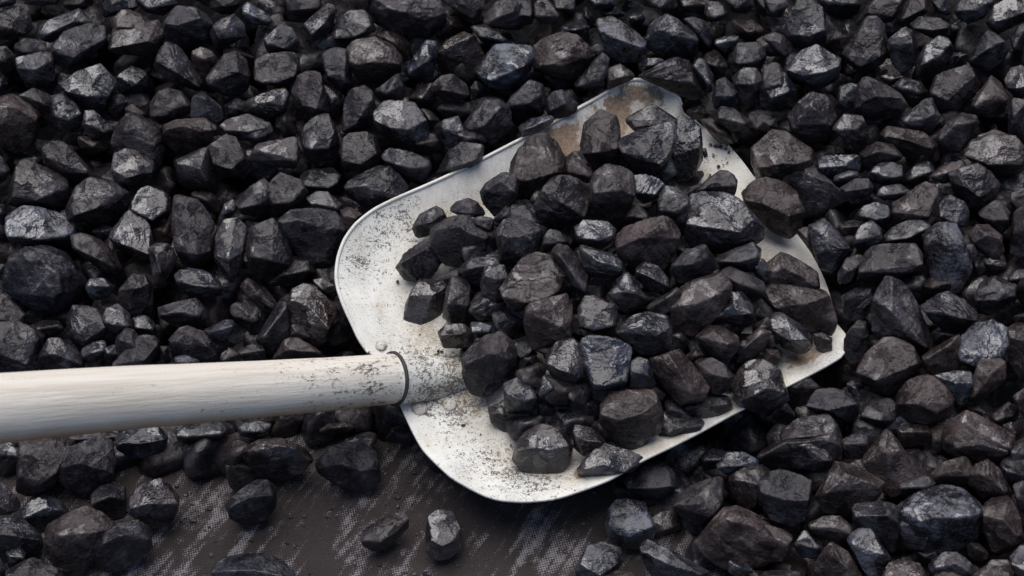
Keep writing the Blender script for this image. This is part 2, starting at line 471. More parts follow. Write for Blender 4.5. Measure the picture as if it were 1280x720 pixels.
_grad = _rs.normal(size=(256, 3)); _grad /= np.linalg.norm(_grad, axis=1)[:, None]
def gn3(p):                                            # gradient noise on an (n, 3) array
    i = np.floor(p).astype(int); f = p - i; i &= 255
    w = f * f * f * (f * (f * 6 - 15) + 10)
    r = 0
    for dx in (0, 1):
        for dy in (0, 1):
            for dz in (0, 1):
                h_ = _perm[_perm[_perm[(i[:, 0] + dx) & 255] + ((i[:, 1] + dy) & 255)] + ((i[:, 2] + dz) & 255)]
                g_ = _grad[h_]
                dot = g_[:, 0] * (f[:, 0] - dx) + g_[:, 1] * (f[:, 1] - dy) + g_[:, 2] * (f[:, 2] - dz)
                wx = w[:, 0] if dx else 1 - w[:, 0]; wy = w[:, 1] if dy else 1 - w[:, 1]; wz = w[:, 2] if dz else 1 - w[:, 2]
                r = r + dot * wx * wy * wz
    return r * 1.4
def rock(P, level, p, rough, seed):
    """solid of the points P with chipped edges and a broken, layered surface"""
    c, n_, d = hull_planes(P)
    u, f = ICO[level]
    rs = np.random.RandomState(int(seed * 1000) % 999983)
    full = 1 / (np.maximum(u @ n_.T, 0) / d).max(1)
    far = np.argsort(-full / np.median(full))
    cn, cdist = [], []
    for _ in range(4):                                 # chips struck off edges and corners
        k = far[rs.randint(0, max(len(u) // 3, 2))]
        w = u[k] + rs.normal(size=3) * .30; w /= np.linalg.norm(w)
        sup = (full[:, None] * u @ w[:, None]).max()
        cn.append(w); cdist.append(sup * rs.uniform(.86, .96))
    n2 = np.vstack([n_, cn]); d2 = np.concatenate([d, cdist])
    q = np.maximum(u @ n2.T, 0) / d2
    mx = q.max(1)
    r = 1 / (mx * ((q / mx[:, None]) ** p).sum(1) ** (1 / p))
    r *= full.mean() / r.mean() * 1.045
    v = c + u * r[:, None]
    size = float(np.median(r))
    w = v / size + np.array([seed * 7.31 % 97, seed * 3.17 % 89, seed * 1.73 % 83])
    bed = rs.normal(size=3); bed /= np.linalg.norm(bed)
    lay = (v / size) @ bed * rs.uniform(1.2, 2.6) + .9 * gn3(w * 1.2)
    ledge = np.abs((lay % 1) - .5) * 2
    ledge = np.clip((ledge - .25) / .2, 0, 1)
    g1 = gn3(w * 2.1); g2 = gn3(w * 4.3 + 9); g3 = gn3(w * 9.0 + 3)
    dn = .50 * gn3(w * .95) - .6 * np.maximum(0, .20 - np.abs(g1)) + .38 * (.3 - np.abs(g2)) + .26 * (.3 - np.abs(g3)) + .12 * gn3(w * 19) + .45 * ledge * rs.uniform(0, 1) ** 2
    return v + u * ((dn - dn.mean()) * size * rough)[:, None], f
def trimesh(name, v, f, smooth=True):
    me = bpy.data.meshes.new(name); v = np.asarray(v, np.float32); f = np.asarray(f, np.int32)
    me.vertices.add(len(v)); me.vertices.foreach_set('co', v.ravel())
    me.loops.add(f.size); me.loops.foreach_set('vertex_index', f.ravel())
    me.polygons.add(len(f)); me.polygons.foreach_set('loop_start', np.arange(0, f.size, 3, dtype=np.int32))
    me.polygons.foreach_set('use_smooth', np.full(len(f), smooth))
    me.update(); me.validate()
    return me
def coal_mesh(name, v, f, tint):
    me = trimesh(name, v, f)
    a = me.attributes.new('tint', 'FLOAT_COLOR', 'POINT')
    a.data.foreach_set('color', np.tile(np.array(tint, 'f'), len(v)))
    return me
def lump_points(out, ridge, fn, fl, rnd):
    cx = sum(p[0] for p in out) / len(out); cy = sum(p[1] for p in out) / len(out)
    C = on_surface(cx, cy, fn)
    d = ray(cx, cy)
    push = (.016 if 'd' in fl else 0) + (-.014 if '+' in fl else 0) + (.014 if '-' in fl else 0)
    C = C + d * push
    n_ = (-d + Vector((0, 0, .30))).normalized()
    mm = []
    O = [on_plane(x, y, C, n_) for x, y in out]
    cen_ = sum(O, Vector()) / len(O)
    R_ = sum((o - cen_).length for o in O) / len(O)
    R_ = min(R_, 1.6 * min((o - cen_).length for o in O) + .2 * R_)
    ym = max(y for x, y in out); y0 = min(y for x, y in out)
    P = []
    for (x, y), o in zip(out, O):
        k = (y - y0) / (ym - y0)                       # 0 top, 1 bottom
        P.append(o + ray(x, y) * R_ * (.22 * (k - .45) + .55 * max(0, k - .55) + rnd.uniform(-.10, .10)))
    F = []
    for x, y in ridge:
        o = on_plane(x, y, C, n_)
        inside = min((o - q).length for q in O) / R_
        F.append(o - ray(x, y) * R_ * (.62 + rnd.uniform(-.10, .14)) * min(1, .45 + inside))
    P += F
    for _ in range(3):                                 # lesser facets
        a = rnd.choice(F); b = rnd.choice(P[:len(O)]); t = rnd.uniform(.35, .65)
        q = a.lerp(b, t); q2 = q + (CAM - q).normalized() * R_ * rnd.uniform(.02, .08)
        P.append(q2)
    for o in O:                                        # the far side, never seen from here but solid
        if rnd.random() < .75:
            P.append(cen_.lerp(o, rnd.uniform(.5, .8)) + d * R_ * rnd.uniform(.45, .8))
    return [tuple(q - cen_) for q in P], cen_, R_

# outline | crest of the lit face | look, each traced in photo units of 2.5 px from the tile corner after @
TRACE = """
@0 0
-3,8 4,5 10,3 15,7 17,14 12,18 5,20 -3,19|-3,14 6,14 12,17|n
18,16 21,12 32,7 40,4 49,11 45,13 34,15 26,21 20,20|24,17 36,11|b
25,24 32,16 44,12 52,13 54,18 50,24 40,31 34,35 28,31|26,25 36,29 40,25 51,20|nl
6,23 12,19 20,20 25,25 22,29 9,28|12,26|n
8,29 12,28 20,26 26,26 27,30 27,41 22,45 14,44 12,37 8,34|9,34 17,35 22,32 27,30|p
-4,22 3,23 8,28 8,33 2,35 -4,34|0,30|n
30,42 38,36 50,32 55,35 58,41 54,50 50,57 45,53 34,48|34,46 43,48 54,48|g
-4,50 6,47 14,51 20,57 20,66 15,75 5,77 -4,74|-3,53 8,54 18,60|w
8,47 17,44 26,48 30,56 26,64 21,60 15,52|22,52|n
26,48 31,47 38,52 41,57 41,63 36,67 29,66 24,60|27,58 34,60 40,57|g
42,55 46,54 52,61 57,65 55,70 45,69 41,63|43,62 52,66|g
57,63 64,57 70,57 75,62 81,67 82,75 80,83 76,87 66,86 55,75|62,66 70,64 77,73|nl
56,10 62,4 70,7 75,11 76,18 72,24 62,22 57,15|58,13 66,14 74,17|wl
54,18 58,13 75,11 81,10 82,18 80,25 75,28 60,27 53,24|56,24 76,20|n
82,9 88,3 98,4 104,8 107,13 104,20 94,24 83,19|82,12 88,13 95,9 100,9|n
50,3 56,-3 66,-3 70,3 66,6 58,6 52,9|56,6|n
66,-3 88,-2 90,2 82,8 73,6 69,2|74,4|g
77,28 83,21 89,23 94,29 101,40 100,46 92,43 82,39 77,33|79,31 88,36 99,43|n
95,26 102,23 108,27 108,32 102,36 97,34|102,30|w
103,39 108,34 112,27 118,26 123,30 125,38 124,45 115,48 106,45|104,41 110,36 119,36 124,38|n
106,12 117,7 122,12 123,18 115,22 108,25 105,19|110,19|n
104,-3 122,-3 121,2 116,7 110,7 105,4|112,3|n
120,4 124,1 134,7 137,10 134,13 126,12 121,8|122,6 133,11|bp
74,53 79,46 84,44 91,46 95,51 95,56 90,60 80,62 75,59|76,58 82,58 88,54 95,52|nl
96,48 101,46 107,50 111,54 112,60 108,63 104,57 95,59|102,49 104,56|n
81,63 88,60 102,59 108,63 107,69 101,75 88,76 82,71|82,65 92,63 100,66 108,65|w
109,62 116,59 124,57 132,60 134,66 130,71 119,70 113,66|112,65 124,66 133,64|nl
104,73 112,67 118,69 122,75 126,84 122,89 110,88 106,80|107,82 116,84 122,79|n
58,38 66,33 74,36 75,43 68,48 60,47|68,42|bd
56,48 60,46 64,51 63,57 58,60 54,55|59,52|nd
62,54 66,52 73,57 72,61 64,60|68,57|nd
112,53 118,49 124,51 126,57 118,60 113,58|118,54|nd
122,51 128,48 136,49 136,55 130,59 124,56|127,53|n
110,25 116,23 124,27 128,29 124,32 114,29|119,27|nd
-4,38 2,38 4,42 2,48 -4,48|0,43|nd
10,-4 32,-4 30,2 20,3 12,2|20,0|n
30,2 38,-3 47,-2 46,4 36,6|38,2|nd
-4,-4 9,-4 8,2 -4,5|2,1|n
@320 0
0,30 5,27 14,26 21,27 22,35 20,41 12,43 2,42 -1,37|0,41 11,41 19,38 21,33|nl
4,19 12,12 18,14 21,20 22,26 14,28 5,26|6,22 14,24|n
15,0 18,-3 32,-3 34,3 30,8 22,9 16,6|18,5 30,4|nl
24,12 30,7 36,1 40,4 39,12 34,18 28,21 25,16|28,17 36,10|n
38,17 42,8 47,5 54,5 59,10 60,15 55,18 47,20 40,20|40,19 50,18 57,15|nl
56,4 60,-4 88,-4 93,1 95,7 90,16 85,19 70,17 60,11|62,3 74,6 84,10 93,7|nl
94,8 101,8 104,14 98,19 91,18|98,12|wd
94,1 98,-4 114,-4 114,4 109,11 103,8|106,-2 108,9|n
113,9 120,1 127,-2 134,0 137,10 132,15 120,14|115,12 128,6|n
106,12 114,13 121,16 127,21 120,22 113,21|112,18|bp
90,27 95,20 104,16 109,17 114,28 112,36 106,41 96,38 90,32|92,26 100,22 108,18|wd
109,34 117,23 123,22 138,23 139,29 136,39 131,43 121,45 111,40|110,38 118,40 134,33|nlp
88,42 92,38 98,37 105,42 107,48 100,51 92,49 88,46|93,45 103,47|n
74,35 79,28 85,20 90,21 91,28 88,38 80,39 74,38|76,37 86,30|b
60,17 66,15 73,17 77,22 76,29 72,32 62,24|70,22|wd
45,23 50,20 60,19 69,23 73,29 72,36 64,40 52,40 47,34|48,33 57,31 68,25 72,31|w
33,27 37,24 45,23 47,30 48,42 42,45 36,40 34,34|36,38 44,41|n
21,38 27,35 32,37 35,48 37,56 28,58 20,54 18,46|22,52 30,54 33,44|nl
33,42 38,46 43,46 42,54 38,59 35,54|38,51|nd
44,52 48,44 53,42 58,46 60,54 58,62 54,66 46,68 43,66 45,58|44,66 50,62 54,52 58,50|n
60,45 66,40 72,36 74,42 72,48 64,52 60,50|66,46|n
59,56 64,51 72,49 79,51 83,57 86,63 88,71 84,76 74,75 63,67 59,62|60,60 68,64 76,65 85,60|nlp
76,49 82,43 88,41 90,47 89,53 82,54|83,49|nd
82,53 88,56 92,60 88,64 84,62|87,60|nd
89,54 96,51 106,51 110,56 104,62 96,60|98,55|nd
104,62 110,54 116,49 122,50 127,54 128,63 124,69 120,73 110,69 105,66|105,65 114,63 122,54|nl
107,44 110,40 116,44 115,49 109,50|111,45|nd
88,64 94,60 101,58 104,64 106,70 104,74 96,74 90,68|94,65 105,69|nl
0,48 8,45 16,44 17,52 13,56 6,59 -2,58 -3,52|-2,52 6,51 15,53|g
10,57 15,54 20,60 20,67 14,69 10,64|14,60|nd
-6,62 0,60 7,61 9,66 6,71 -2,72 -6,68|0,69|nl
24,63 30,57 36,57 40,64 42,72 38,80 28,80 22,72|27,74 36,74 39,66|nl
43,70 50,68 58,68 60,74 52,78 44,76|50,72|n
@640 0
11,1 16,-2 21,3 24,7 22,12 14,12 11,8|12,8 23,8|nl
-2,2 4,-3 10,0 11,6 10,12 3,13 -1,9|0,8 9,8|nl
20,-3 31,-3 32,3 30,7 25,6 21,2|22,4 31,5|nl
33,5 37,3 41,7 42,12 37,14 32,10|37,8|nd
36,-3 52,-3 53,2 48,4 41,5|42,2|b
43,5 52,3 57,7 54,9 46,9|49,7|bd
58,8 65,7 67,10 64,14 59,13|62,10|bd
64,-3 82,-3 83,4 77,5 66,3|74,4|n
83,-3 99,-3 100,4 96,7 86,6|86,3 98,3|wd
97,0 104,1 108,6 106,10 99,11 96,7|100,9 107,7|nl
105,-2 120,-2 121,3 117,7 110,6|112,4|n
120,-3 132,-3 133,8 127,9 122,5|126,4|nd
23,13 32,11 39,13 39,16 33,19 24,16|32,15|bd
11,23 17,19 24,16 33,18 38,23 41,28 37,35 30,40 20,40 12,36 10,29|11,33 20,32 29,28 37,29|w
42,10 50,8 55,11 62,16 67,21 66,26 62,31 55,31 47,27 44,18|44,15 50,19 57,21 65,24|wlp
67,20 69,11 77,7 83,10 90,16 93,20 92,28 84,30 74,28 68,24|68,19 73,15 80,18 86,16 92,20|nl
85,9 91,8 97,11 100,14 100,22 98,24 92,17|87,10 94,15 98,23|nl
101,20 107,18 113,18 114,21 107,27 102,24|102,22 112,20|b
110,27 113,22 122,21 128,25 126,33 117,36 110,33|112,32 124,31|n
122,20 130,16 136,18 136,28 128,28|124,24|w
110,10 120,10 126,14 126,19 116,20 111,17|118,16|wd
31,42 37,39 41,30 46,26 49,28 47,36 46,43 38,45 32,45|33,43 40,40 46,40|n
46,40 48,34 54,32 60,36 63,39 54,41 48,45|48,41 56,38|n
62,33 68,29 74,29 77,31 72,34 64,36|68,33|b
63,38 70,34 84,28 88,30 91,38 95,45 96,49 90,50 85,47 76,42|66,38 82,31 91,42|n
89,34 93,29 96,29 101,38 100,46 97,47 92,41|91,33 99,42|b
100,49 102,41 106,38 110,43 113,46 112,52 106,55 101,54|102,48 110,48|n
110,39 115,34 122,34 126,40 123,52 118,56 112,47|112,42 121,42|n
123,44 126,33 134,31 137,40 136,52 128,56 124,52|126,44 135,42|nl
96,31 104,27 108,33 106,38 101,37|102,33|nd
0,48 9,40 15,42 17,46 16,57 10,60 2,60 -4,54|-2,52 8,52 14,48|n
17,51 20,46 25,45 33,52 32,56 24,60 18,57|19,55 26,52|n
3,63 10,59 20,58 22,60 12,67 5,69|5,66 18,60|bp
86,55 94,53 99,57 97,60 90,60|92,56|nd
100,57 105,53 112,55 119,60 118,64 110,66 102,61|103,59 116,62|nl
119,60 124,57 130,58 130,67 122,67 118,64|122,64|nd
106,62 112,61 115,68 113,71 109,70|110,66|nd
93,60 100,59 110,64 113,72 104,72|104,66|wd
@960 0
9,10 15,0 21,-1 27,4 30,13 29,20 20,25 12,24 9,17|12,18 20,19 28,16|n
-3,-3 9,-3 10,3 6,9 0,8|2,6|nl
24,-3 46,-3 47,2 44,8 36,9 27,5|28,1 46,2|bd
-3,18 3,16 8,18 12,26 9,30 4,26 -3,22|0,20 6,21 8,28|n
28,22 34,15 39,18 38,25 33,26|34,19|nd
9,34 16,26 25,22 32,25 36,29 35,40 26,45 20,43 11,38|10,35 18,38 28,36 35,33|nlp
36,28 44,17 49,9 55,8 58,12 58,19 60,26 58,31 50,36 41,34|40,30 47,33 56,28|nl
42,13 50,4 55,-3 68,-3 66,5 62,11 56,8 48,10|50,6 62,8|n
64,11 68,2 73,-3 79,-2 80,6 74,8 68,14|67,10 78,4|n
80,-2 90,-3 93,6 90,8 84,6|86,5|n
93,4 98,-3 110,-3 113,1 108,9 100,12 95,9|94,5 104,5 112,1|nlp
109,10 113,3 120,-1 130,0 129,10 120,13 115,17 110,13|112,11 121,9 128,6|gl
71,12 76,8 86,9 92,13 91,18 82,19 74,15|73,14 82,15 91,14|nl
60,20 68,13 72,15 75,24 73,33 67,37 61,32|62,22 72,22|n
74,36 75,30 79,22 85,18 92,20 93,25 89,34 82,38 75,39|77,32 86,28 91,22|g
92,28 96,26 100,27 99,33 93,33|96,28|bd
100,30 106,20 110,15 116,18 121,24 118,30 110,36 101,33|102,30 109,25 117,20|n
121,20 125,13 131,10 131,27 123,26|123,24|n
80,43 84,38 100,32 103,36 106,43 102,49 94,55 86,57 86,50 81,46|82,47 90,50 103,38|n
101,53 107,44 112,38 117,42 120,49 118,56 112,59 104,57|102,54 108,45 113,47 119,50|w
118,40 122,33 126,32 131,36 131,48 123,48 119,44|120,44 128,44|nl
34,51 36,43 42,41 46,42 44,50 40,56 34,54|36,50|b
43,50 46,41 49,38 58,42 66,47 70,53 67,58 60,58 53,60 43,57|45,52 54,48 66,49|n
62,43 68,38 76,40 80,46 78,51 72,54 66,47|66,44 76,46|nd
66,60 72,55 79,49 82,49 86,58 85,62 80,67 72,65|68,61 76,61 83,57|nl
10,58 16,50 23,45 29,48 34,58 33,65 29,70 20,71 12,66|13,62 22,54 31,62|n
-3,35 4,33 10,38 14,45 13,50 6,54 2,52 -3,46|0,50 11,46|b
32,64 38,57 47,58 50,64 51,72 45,76 38,70|34,65 44,65 48,60|n
56,66 60,63 66,64 78,66 84,72 82,80 70,79 60,74|58,68 70,70 82,74|w
84,68 90,61 98,56 104,57 105,62 100,70 95,77 88,76|86,70 93,63 103,61|n
102,74 106,67 113,65 122,68 128,73 128,82 115,85 104,80|104,76 114,78 126,75|w
120,56 122,49 130,50 130,70 120,67|123,58|n
2,68 6,65 11,66 12,69 6,70|6,68|bd
-3,60 4,59 5,64 0,67 -3,66|1,63|nd
55,38 62,37 68,38 64,42 60,43|61,40|nd
@0 180
-4,4 1,6 5,13 3,18 -2,21 -4,20|-3,14 3,14|n
20,3 25,-1 32,-1 37,4 45,12 44,17 37,19 31,16 22,10|24,7 32,14 44,14|n
5,20 9,9 13,8 22,12 31,15 35,20 34,30 28,33 10,32 4,30|7,26 18,28 33,22|n
33,33 38,21 46,16 53,17 58,23 65,24 63,33 52,40 42,39 34,38|36,36 48,32 57,25|n
57,5 62,2 70,4 76,8 78,12 75,20 66,23 58,21 56,13|57,13 63,17 69,15 76,14|wlp
88,8 97,4 104,1 106,12 108,20 104,23 94,22 89,19|89,10 100,12 104,20|n
3,36 12,31 20,32 30,35 37,39 38,45 35,50 18,50 6,49 3,43|4,46 18,48 34,46|gp
63,33 68,24 74,21 82,24 86,27 85,34 78,40 73,37 66,34|66,33 76,38 84,32|g
54,46 60,40 64,33 71,36 75,41 77,50 77,57 73,58 66,54 58,52|57,48 66,52 74,55|gl
87,26 91,24 98,27 104,34 108,42 106,48 106,56 100,61 92,60 88,53 86,42|88,53 98,55 105,53|nl
108,46 112,38 118,35 123,42 123,52 120,62 116,69 111,64 107,57|109,56 114,58 121,54|g
35,46 43,44 50,48 58,55 61,62 58,67 52,64 44,58 37,53|36,51 46,57 56,61|n
2,66 5,57 13,52 25,51 34,54 41,62 43,69 40,76 30,84 20,84 6,78 1,74|5,58 20,58 29,66 30,76|nl
45,44 51,40 57,42 56,49 50,48|51,44|bd
74,52 78,49 84,50 89,57 86,63 82,70 78,72 76,62|78,56 80,64|n
87,64 95,62 104,64 110,69 111,75 100,79 90,74|88,68 100,71 110,72|b
76,42 85,38 87,48 85,52 78,50|82,44|wd
94,24 104,23 110,28 110,35 104,34 98,28|103,28|wd
109,38 112,30 117,27 119,33 115,37 110,42|113,33|g
118,30 124,22 132,17 138,25 136,32 128,36 121,35|120,32 130,30|n
124,46 130,40 136,43 137,60 131,68 124,62|126,55 134,55|n
119,70 124,66 132,73 138,80 140,86 132,82 124,76|124,69 136,82|nd
42,72 45,67 52,67 57,71 55,77 45,78|44,71 54,71|b
60,72 66,65 72,64 76,72 74,80 64,84 59,78|60,73 70,72 74,70|n
-4,30 2,30 4,36 2,44 -4,44|0,34|bd
-3,60 3,60 2,66 -3,68|0,63|b
38,-4 52,-3 54,3 46,5 40,2|46,1|wd
82,-3 88,-4 104,-3 102,1 90,2|94,0|wd
@320 180
0,20 5,18 7,24 6,34 2,37 -3,36 -4,24|-1,28 5,26|n
6,20 12,14 17,19 22,18 26,24 22,30 14,35 7,31|8,30 18,29 24,22|nl
-5,8 0,0 10,-2 20,-3 22,4 20,12 14,12 6,8|0,3 12,8 20,8|nl
23,3 26,-2 36,-3 42,0 40,8 32,12 25,8|25,2 36,1|wd
42,4 44,-5 58,-6 62,4 60,12 52,15 44,11|43,8 52,10 60,5|nl
21,16 28,13 38,12 43,16 44,22 36,27 28,24|25,21 36,22 43,18|nd
25,27 30,24 36,24 43,30 44,36 30,34|28,30 40,32|g
44,20 52,15 58,17 62,11 67,11 72,16 76,22 74,27 66,30 60,35 52,30 46,26|45,22 55,21 60,25 71,26|nl
62,5 67,2 78,4 88,9 87,14 84,21 76,18 67,12|64,8 76,12 86,12|n
12,38 18,33 32,32 40,34 45,42 44,50 38,60 26,62 18,52 12,44|12,39 22,38 32,37 42,44|n
42,33 48,31 53,35 50,41 45,46 43,42|44,36 50,37|w
-2,40 8,37 14,44 18,54 17,60 12,64 2,66 -6,58|-1,56 8,58 16,60|n
12,62 18,56 26,57 30,64 22,70 10,72 6,70|12,66 26,63|nd
20,73 25,69 31,71 33,80 24,84 18,80|22,73 30,74|w
28,68 33,67 40,71 40,78 33,76|33,72|n
90,15 96,4 104,-2 114,0 113,8 106,13 98,16|98,12 110,8|n
97,-6 110,-8 116,-2 112,1 100,2|106,-3|n
100,13 103,9 107,10 105,14|103,12|nd
79,21 83,20 86,20 84,23 80,23|82,21|nd
69,-4 84,-6 96,-3 94,3 84,6 74,2|82,0|wd
96,33 100,29 106,27 111,29 116,35 112,37 102,36|98,34 108,35|nls
78,42 82,35 90,31 96,34 95,40 86,46 80,47|80,41 88,39|ns
88,42 96,37 105,36 113,40 119,46 116,56 108,62 94,60 87,52|90,43 100,42 110,46 117,48|ns
107,38 112,36 119,37 119,43 117,46 111,42|110,40 117,43|nls
70,62 74,55 84,48 88,49 94,56 90,66 82,69 74,68|73,60 84,53|ns
112,24 116,18 122,14 130,15 131,26 126,33 119,36 114,30|114,24 122,19 129,24|ns
100,63 108,57 120,56 124,62 120,70 112,71 104,68|104,63 114,61 122,62|ns
114,62 117,60 124,60 127,68 128,76 120,80 114,78 112,70|114,66 120,68 126,67|gs
118,38 122,34 130,30 138,34 132,38 122,40|124,36|ns
119,44 124,38 132,36 137,38 138,50 130,62 122,56|121,46 130,42 137,43|nls
@640 180
0,9 4,2 10,-4 16,-6 22,-1 26,6 27,14 20,22 12,30 4,30 -3,26|0,20 12,17 22,14|wds
27,10 30,6 36,9 41,15 38,20 30,17|28,14 38,16|ws
57,-13 64,-17 70,-20 78,-16 83,-12 82,-9 72,-10 62,-5 58,-8|60,-8 72,-11 82,-11|ds
53,-2 62,-6 72,-9 81,-12 82,-4 79,6 76,14 72,17 64,15 56,9|55,4 64,8 74,10 79,4|nls
83,-13 88,-15 94,-11 95,-2 95,8 92,14 87,18 80,19 80,8|81,6 94,2|bds
34,2 36,-10 44,-17 52,-15 54,-8 53,0 54,8 44,14 38,10|35,5 44,4 53,2|ws
39,20 42,14 47,10 56,12 61,15 62,23 59,32 55,38 46,38 39,34|40,25 47,24 54,23 61,26|nls
11,31 16,22 22,15 32,17 37,21 39,27 38,33 31,38 22,42 14,40|15,23 24,29 30,34 36,36|ns
61,16 66,15 73,17 76,20 73,27 66,30 61,26|61,24 72,25|bs
58,32 62,30 68,34 68,39 62,41 56,38|58,36 67,37|nds
73,28 77,21 84,22 89,27 88,35 88,43 80,44 73,36|74,33 82,34 88,30|ns
92,24 97,18 104,13 110,14 113,19 111,26 104,25 98,24|93,23 104,21 112,21|nls
87,34 90,26 96,24 106,25 114,28 119,35 126,42 127,48 120,50 110,55 98,54 90,52 86,48|88,40 100,40 114,44 120,38|glns
114,26 120,19 128,16 134,18 142,24 146,33 144,42 138,47 130,44 120,34|115,28 126,30 138,36 145,34|wls
51,48 56,42 66,38 76,36 80,38 84,45 82,54 78,62 70,64 60,62 54,56|53,52 64,47 78,42 83,46|wls
31,42 36,38 48,39 52,43 49,50 42,54 34,50|33,47 42,48 50,47|gs
0,30 6,30 11,34 14,40 8,42 -3,38|0,38 12,39|nls
-4,38 4,37 13,40 16,46 13,54 10,62 2,66 -6,60|-5,48 6,46 14,43|ns
16,46 18,42 24,44 29,49 26,52 18,54 15,51|16,50 26,49|ns
19,54 23,50 28,51 34,58 38,66 37,76 32,72 26,64|24,56 32,66 36,73|nls
33,50 42,53 50,55 56,60 56,65 50,69 42,68 36,62|34,52 44,59 55,62|gs
0,64 6,57 12,54 18,56 24,60 27,65 25,73 20,79 10,82 0,84 -4,76 -6,72|-4,76 8,79 22,75|nlws
80,60 86,54 96,50 100,55 103,62 98,66 90,68 84,70 79,64|80,61 90,60 100,56|ns
62,61 67,59 73,61 78,67 80,72 76,74 68,73 62,67|63,64 70,67 78,71|gs
102,57 110,53 120,49 125,53 124,60 120,64 112,63 104,61|103,59 114,59 123,56|nls
84,72 92,67 103,64 110,69 109,76 104,84 98,92 90,96 80,95 79,80|80,82 92,80 104,75|wls
103,64 109,61 117,65 126,69 127,74 122,79 114,78 108,70|105,65 114,70 126,73|ns
52,68 57,63 63,69 66,76 60,80 54,76|54,72 62,74|bs
120,58 126,57 130,64 128,70 123,68|122,62|nls
95,2 97,2 98,6 96,8|96,4|bs
@960 180
-8,2 2,-7 10,-5 18,0 24,4 25,12 18,18 10,14 -2,20 -8,12|-4,12 6,10 14,10 22,8|wl
25,6 32,8 40,6 46,5 47,14 40,18 30,17 24,14|26,12 38,11|b
6,17 14,12 21,9 28,15 36,22 42,28 34,32 24,36 14,37 8,28|14,14 22,10 32,20 41,27|nd
46,4 54,-1 62,0 68,7 60,10 50,14 47,10|47,7 56,4 65,6|n
49,15 55,10 62,9 67,11 67,18 60,21 52,19|52,14 60,17 67,16|b
68,16 74,10 80,8 84,12 82,16 74,20 69,20|70,18 82,14|bd
33,16 40,13 46,14 46,18 38,21 32,20|34,18 44,15|n
36,22 44,17 50,17 53,22 50,28 42,30 38,26|38,24 50,22|n
54,24 58,21 66,20 72,24 66,28 58,28|54,26 64,25 71,24|nl
62,30 68,26 76,24 80,18 85,21 85,29 81,37 72,38 64,41 61,38|63,34 72,35 80,36|wl
72,22 78,19 84,20 85,28 80,30 76,25|76,23|w
80,17 86,12 92,9 98,8 100,12 94,18 88,20|83,16 94,13|wl
90,13 97,11 104,9 111,14 116,20 113,26 108,31 100,32 93,24|91,17 100,22 106,26 109,13|n
98,4 102,-2 110,-5 124,-4 130,4 130,12 122,16 110,15 102,9|99,6 110,10 126,10|w
44,35 48,31 54,29 60,31 62,37 58,42 50,40|46,36 54,38 61,36|b
85,30 90,25 98,29 101,34 100,41 94,42 88,38|86,36 94,40|nl
105,34 109,30 115,28 121,34 120,42 116,45 109,39|106,36 112,38 120,38|n
20,40 28,37 33,42 38,47 42,54 36,60 32,65 26,62 23,54|24,55 34,52 41,52|nl
34,40 42,38 49,39 46,44 42,50 38,46|36,42 46,41|nd
42,47 46,41 52,38 57,43 58,49 54,55 46,54 42,50|43,48 51,47 57,45|n
58,46 63,41 70,38 78,38 83,40 77,46 68,49 60,50|59,48 70,47 80,42|n
46,60 50,52 58,50 66,50 73,50 77,55 76,62 66,66 58,67 50,70 45,68|46,64 58,64 68,64 77,60|nl
77,46 82,40 88,38 94,40 98,48 101,55 102,62 96,74 84,76 82,62 78,54|78,48 88,50 97,50|nlp
100,45 104,40 110,40 117,46 118,54 114,58 106,54 102,50|103,49 110,46 116,47|wl
107,56 112,54 118,56 120,62 112,64 107,60|110,60|nd
35,64 39,57 46,55 49,58 45,64 40,70 35,70|36,66 44,62|n
121,24 128,22 132,24 131,40 126,34 121,30|122,28|n
123,34 132,28 134,48 128,60 121,56 121,46|123,44 131,44|n
104,72 108,68 114,66 120,70 124,76 122,83 115,85 107,80|105,75 114,74 122,76|n
119,68 124,63 131,62 132,72 126,72|120,68 130,67|n
73,14 83,6 86,8 85,0 78,-4 72,-2|77,6|wd
101,56 106,56 110,62 106,66 102,64|104,61|nd
98,50 103,50 105,55 102,60 99,56|102,54|nl
14,42 20,41 23,50 24,58 20,52 16,46|20,48|wd
-4,62 6,54 14,57 24,64 26,72 18,78 6,76 -3,70|-2,66 8,62 24,70|wls
@0 360
-4,3 2,3 7,7 13,13 14,18 8,20 -4,19|-3,15 8,17|n
-5,18 10,17 17,20 22,24 20,31 18,36 19,43 14,46 4,46 -6,40|-4,31 5,34 13,38 19,26|nl
24,25 30,25 36,30 42,34 42,42 38,46 26,46 18,41 20,33|20,34 28,33 40,38|nl
36,9 43,8 50,11 54,20 52,26 46,30 40,31 34,24 33,15|37,11 43,26 52,20|n
53,10 59,8 65,13 66,20 60,24 54,22 51,15|53,18 64,19|n
14,19 22,16 30,16 33,21 26,25 18,24|18,21 28,19|nd
66,15 72,13 78,18 77,24 70,24 66,20|68,20 76,21|bd
40,31 46,27 53,26 54,33 46,38 41,36|42,34 52,31|n
58,24 62,20 67,21 70,25 70,34 66,40 60,36 58,30|60,26 66,28 69,32|n
55,39 62,35 68,31 69,24 77,23 80,26 78,32 74,40 66,44|64,37 72,36 78,29|n
52,30 58,28 60,34 56,37 52,35|54,33|b
79,10 88,7 98,5 102,9 103,16 100,21 90,20 80,15|80,13 92,12 99,14|nl
84,26 90,20 94,19 104,23 110,29 109,36 98,38 86,36|86,27 94,23 104,30 108,35|nl
102,21 112,16 116,16 120,20 122,26 116,30 108,28|104,22 116,19|b
114,10 118,7 124,8 129,10 130,17 122,19 116,14|117,14 128,17|n
87,34 94,33 100,36 98,40 88,40|88,37 98,38|bp
110,33 115,30 120,33 120,37 110,38|112,36|n
118,31 126,28 132,29 133,36 121,37|120,33 132,31|n
80,29 84,29 85,36 80,36|82,33|nd
-6,46 4,46 6,54 -6,56|0,50|nd
@320 360
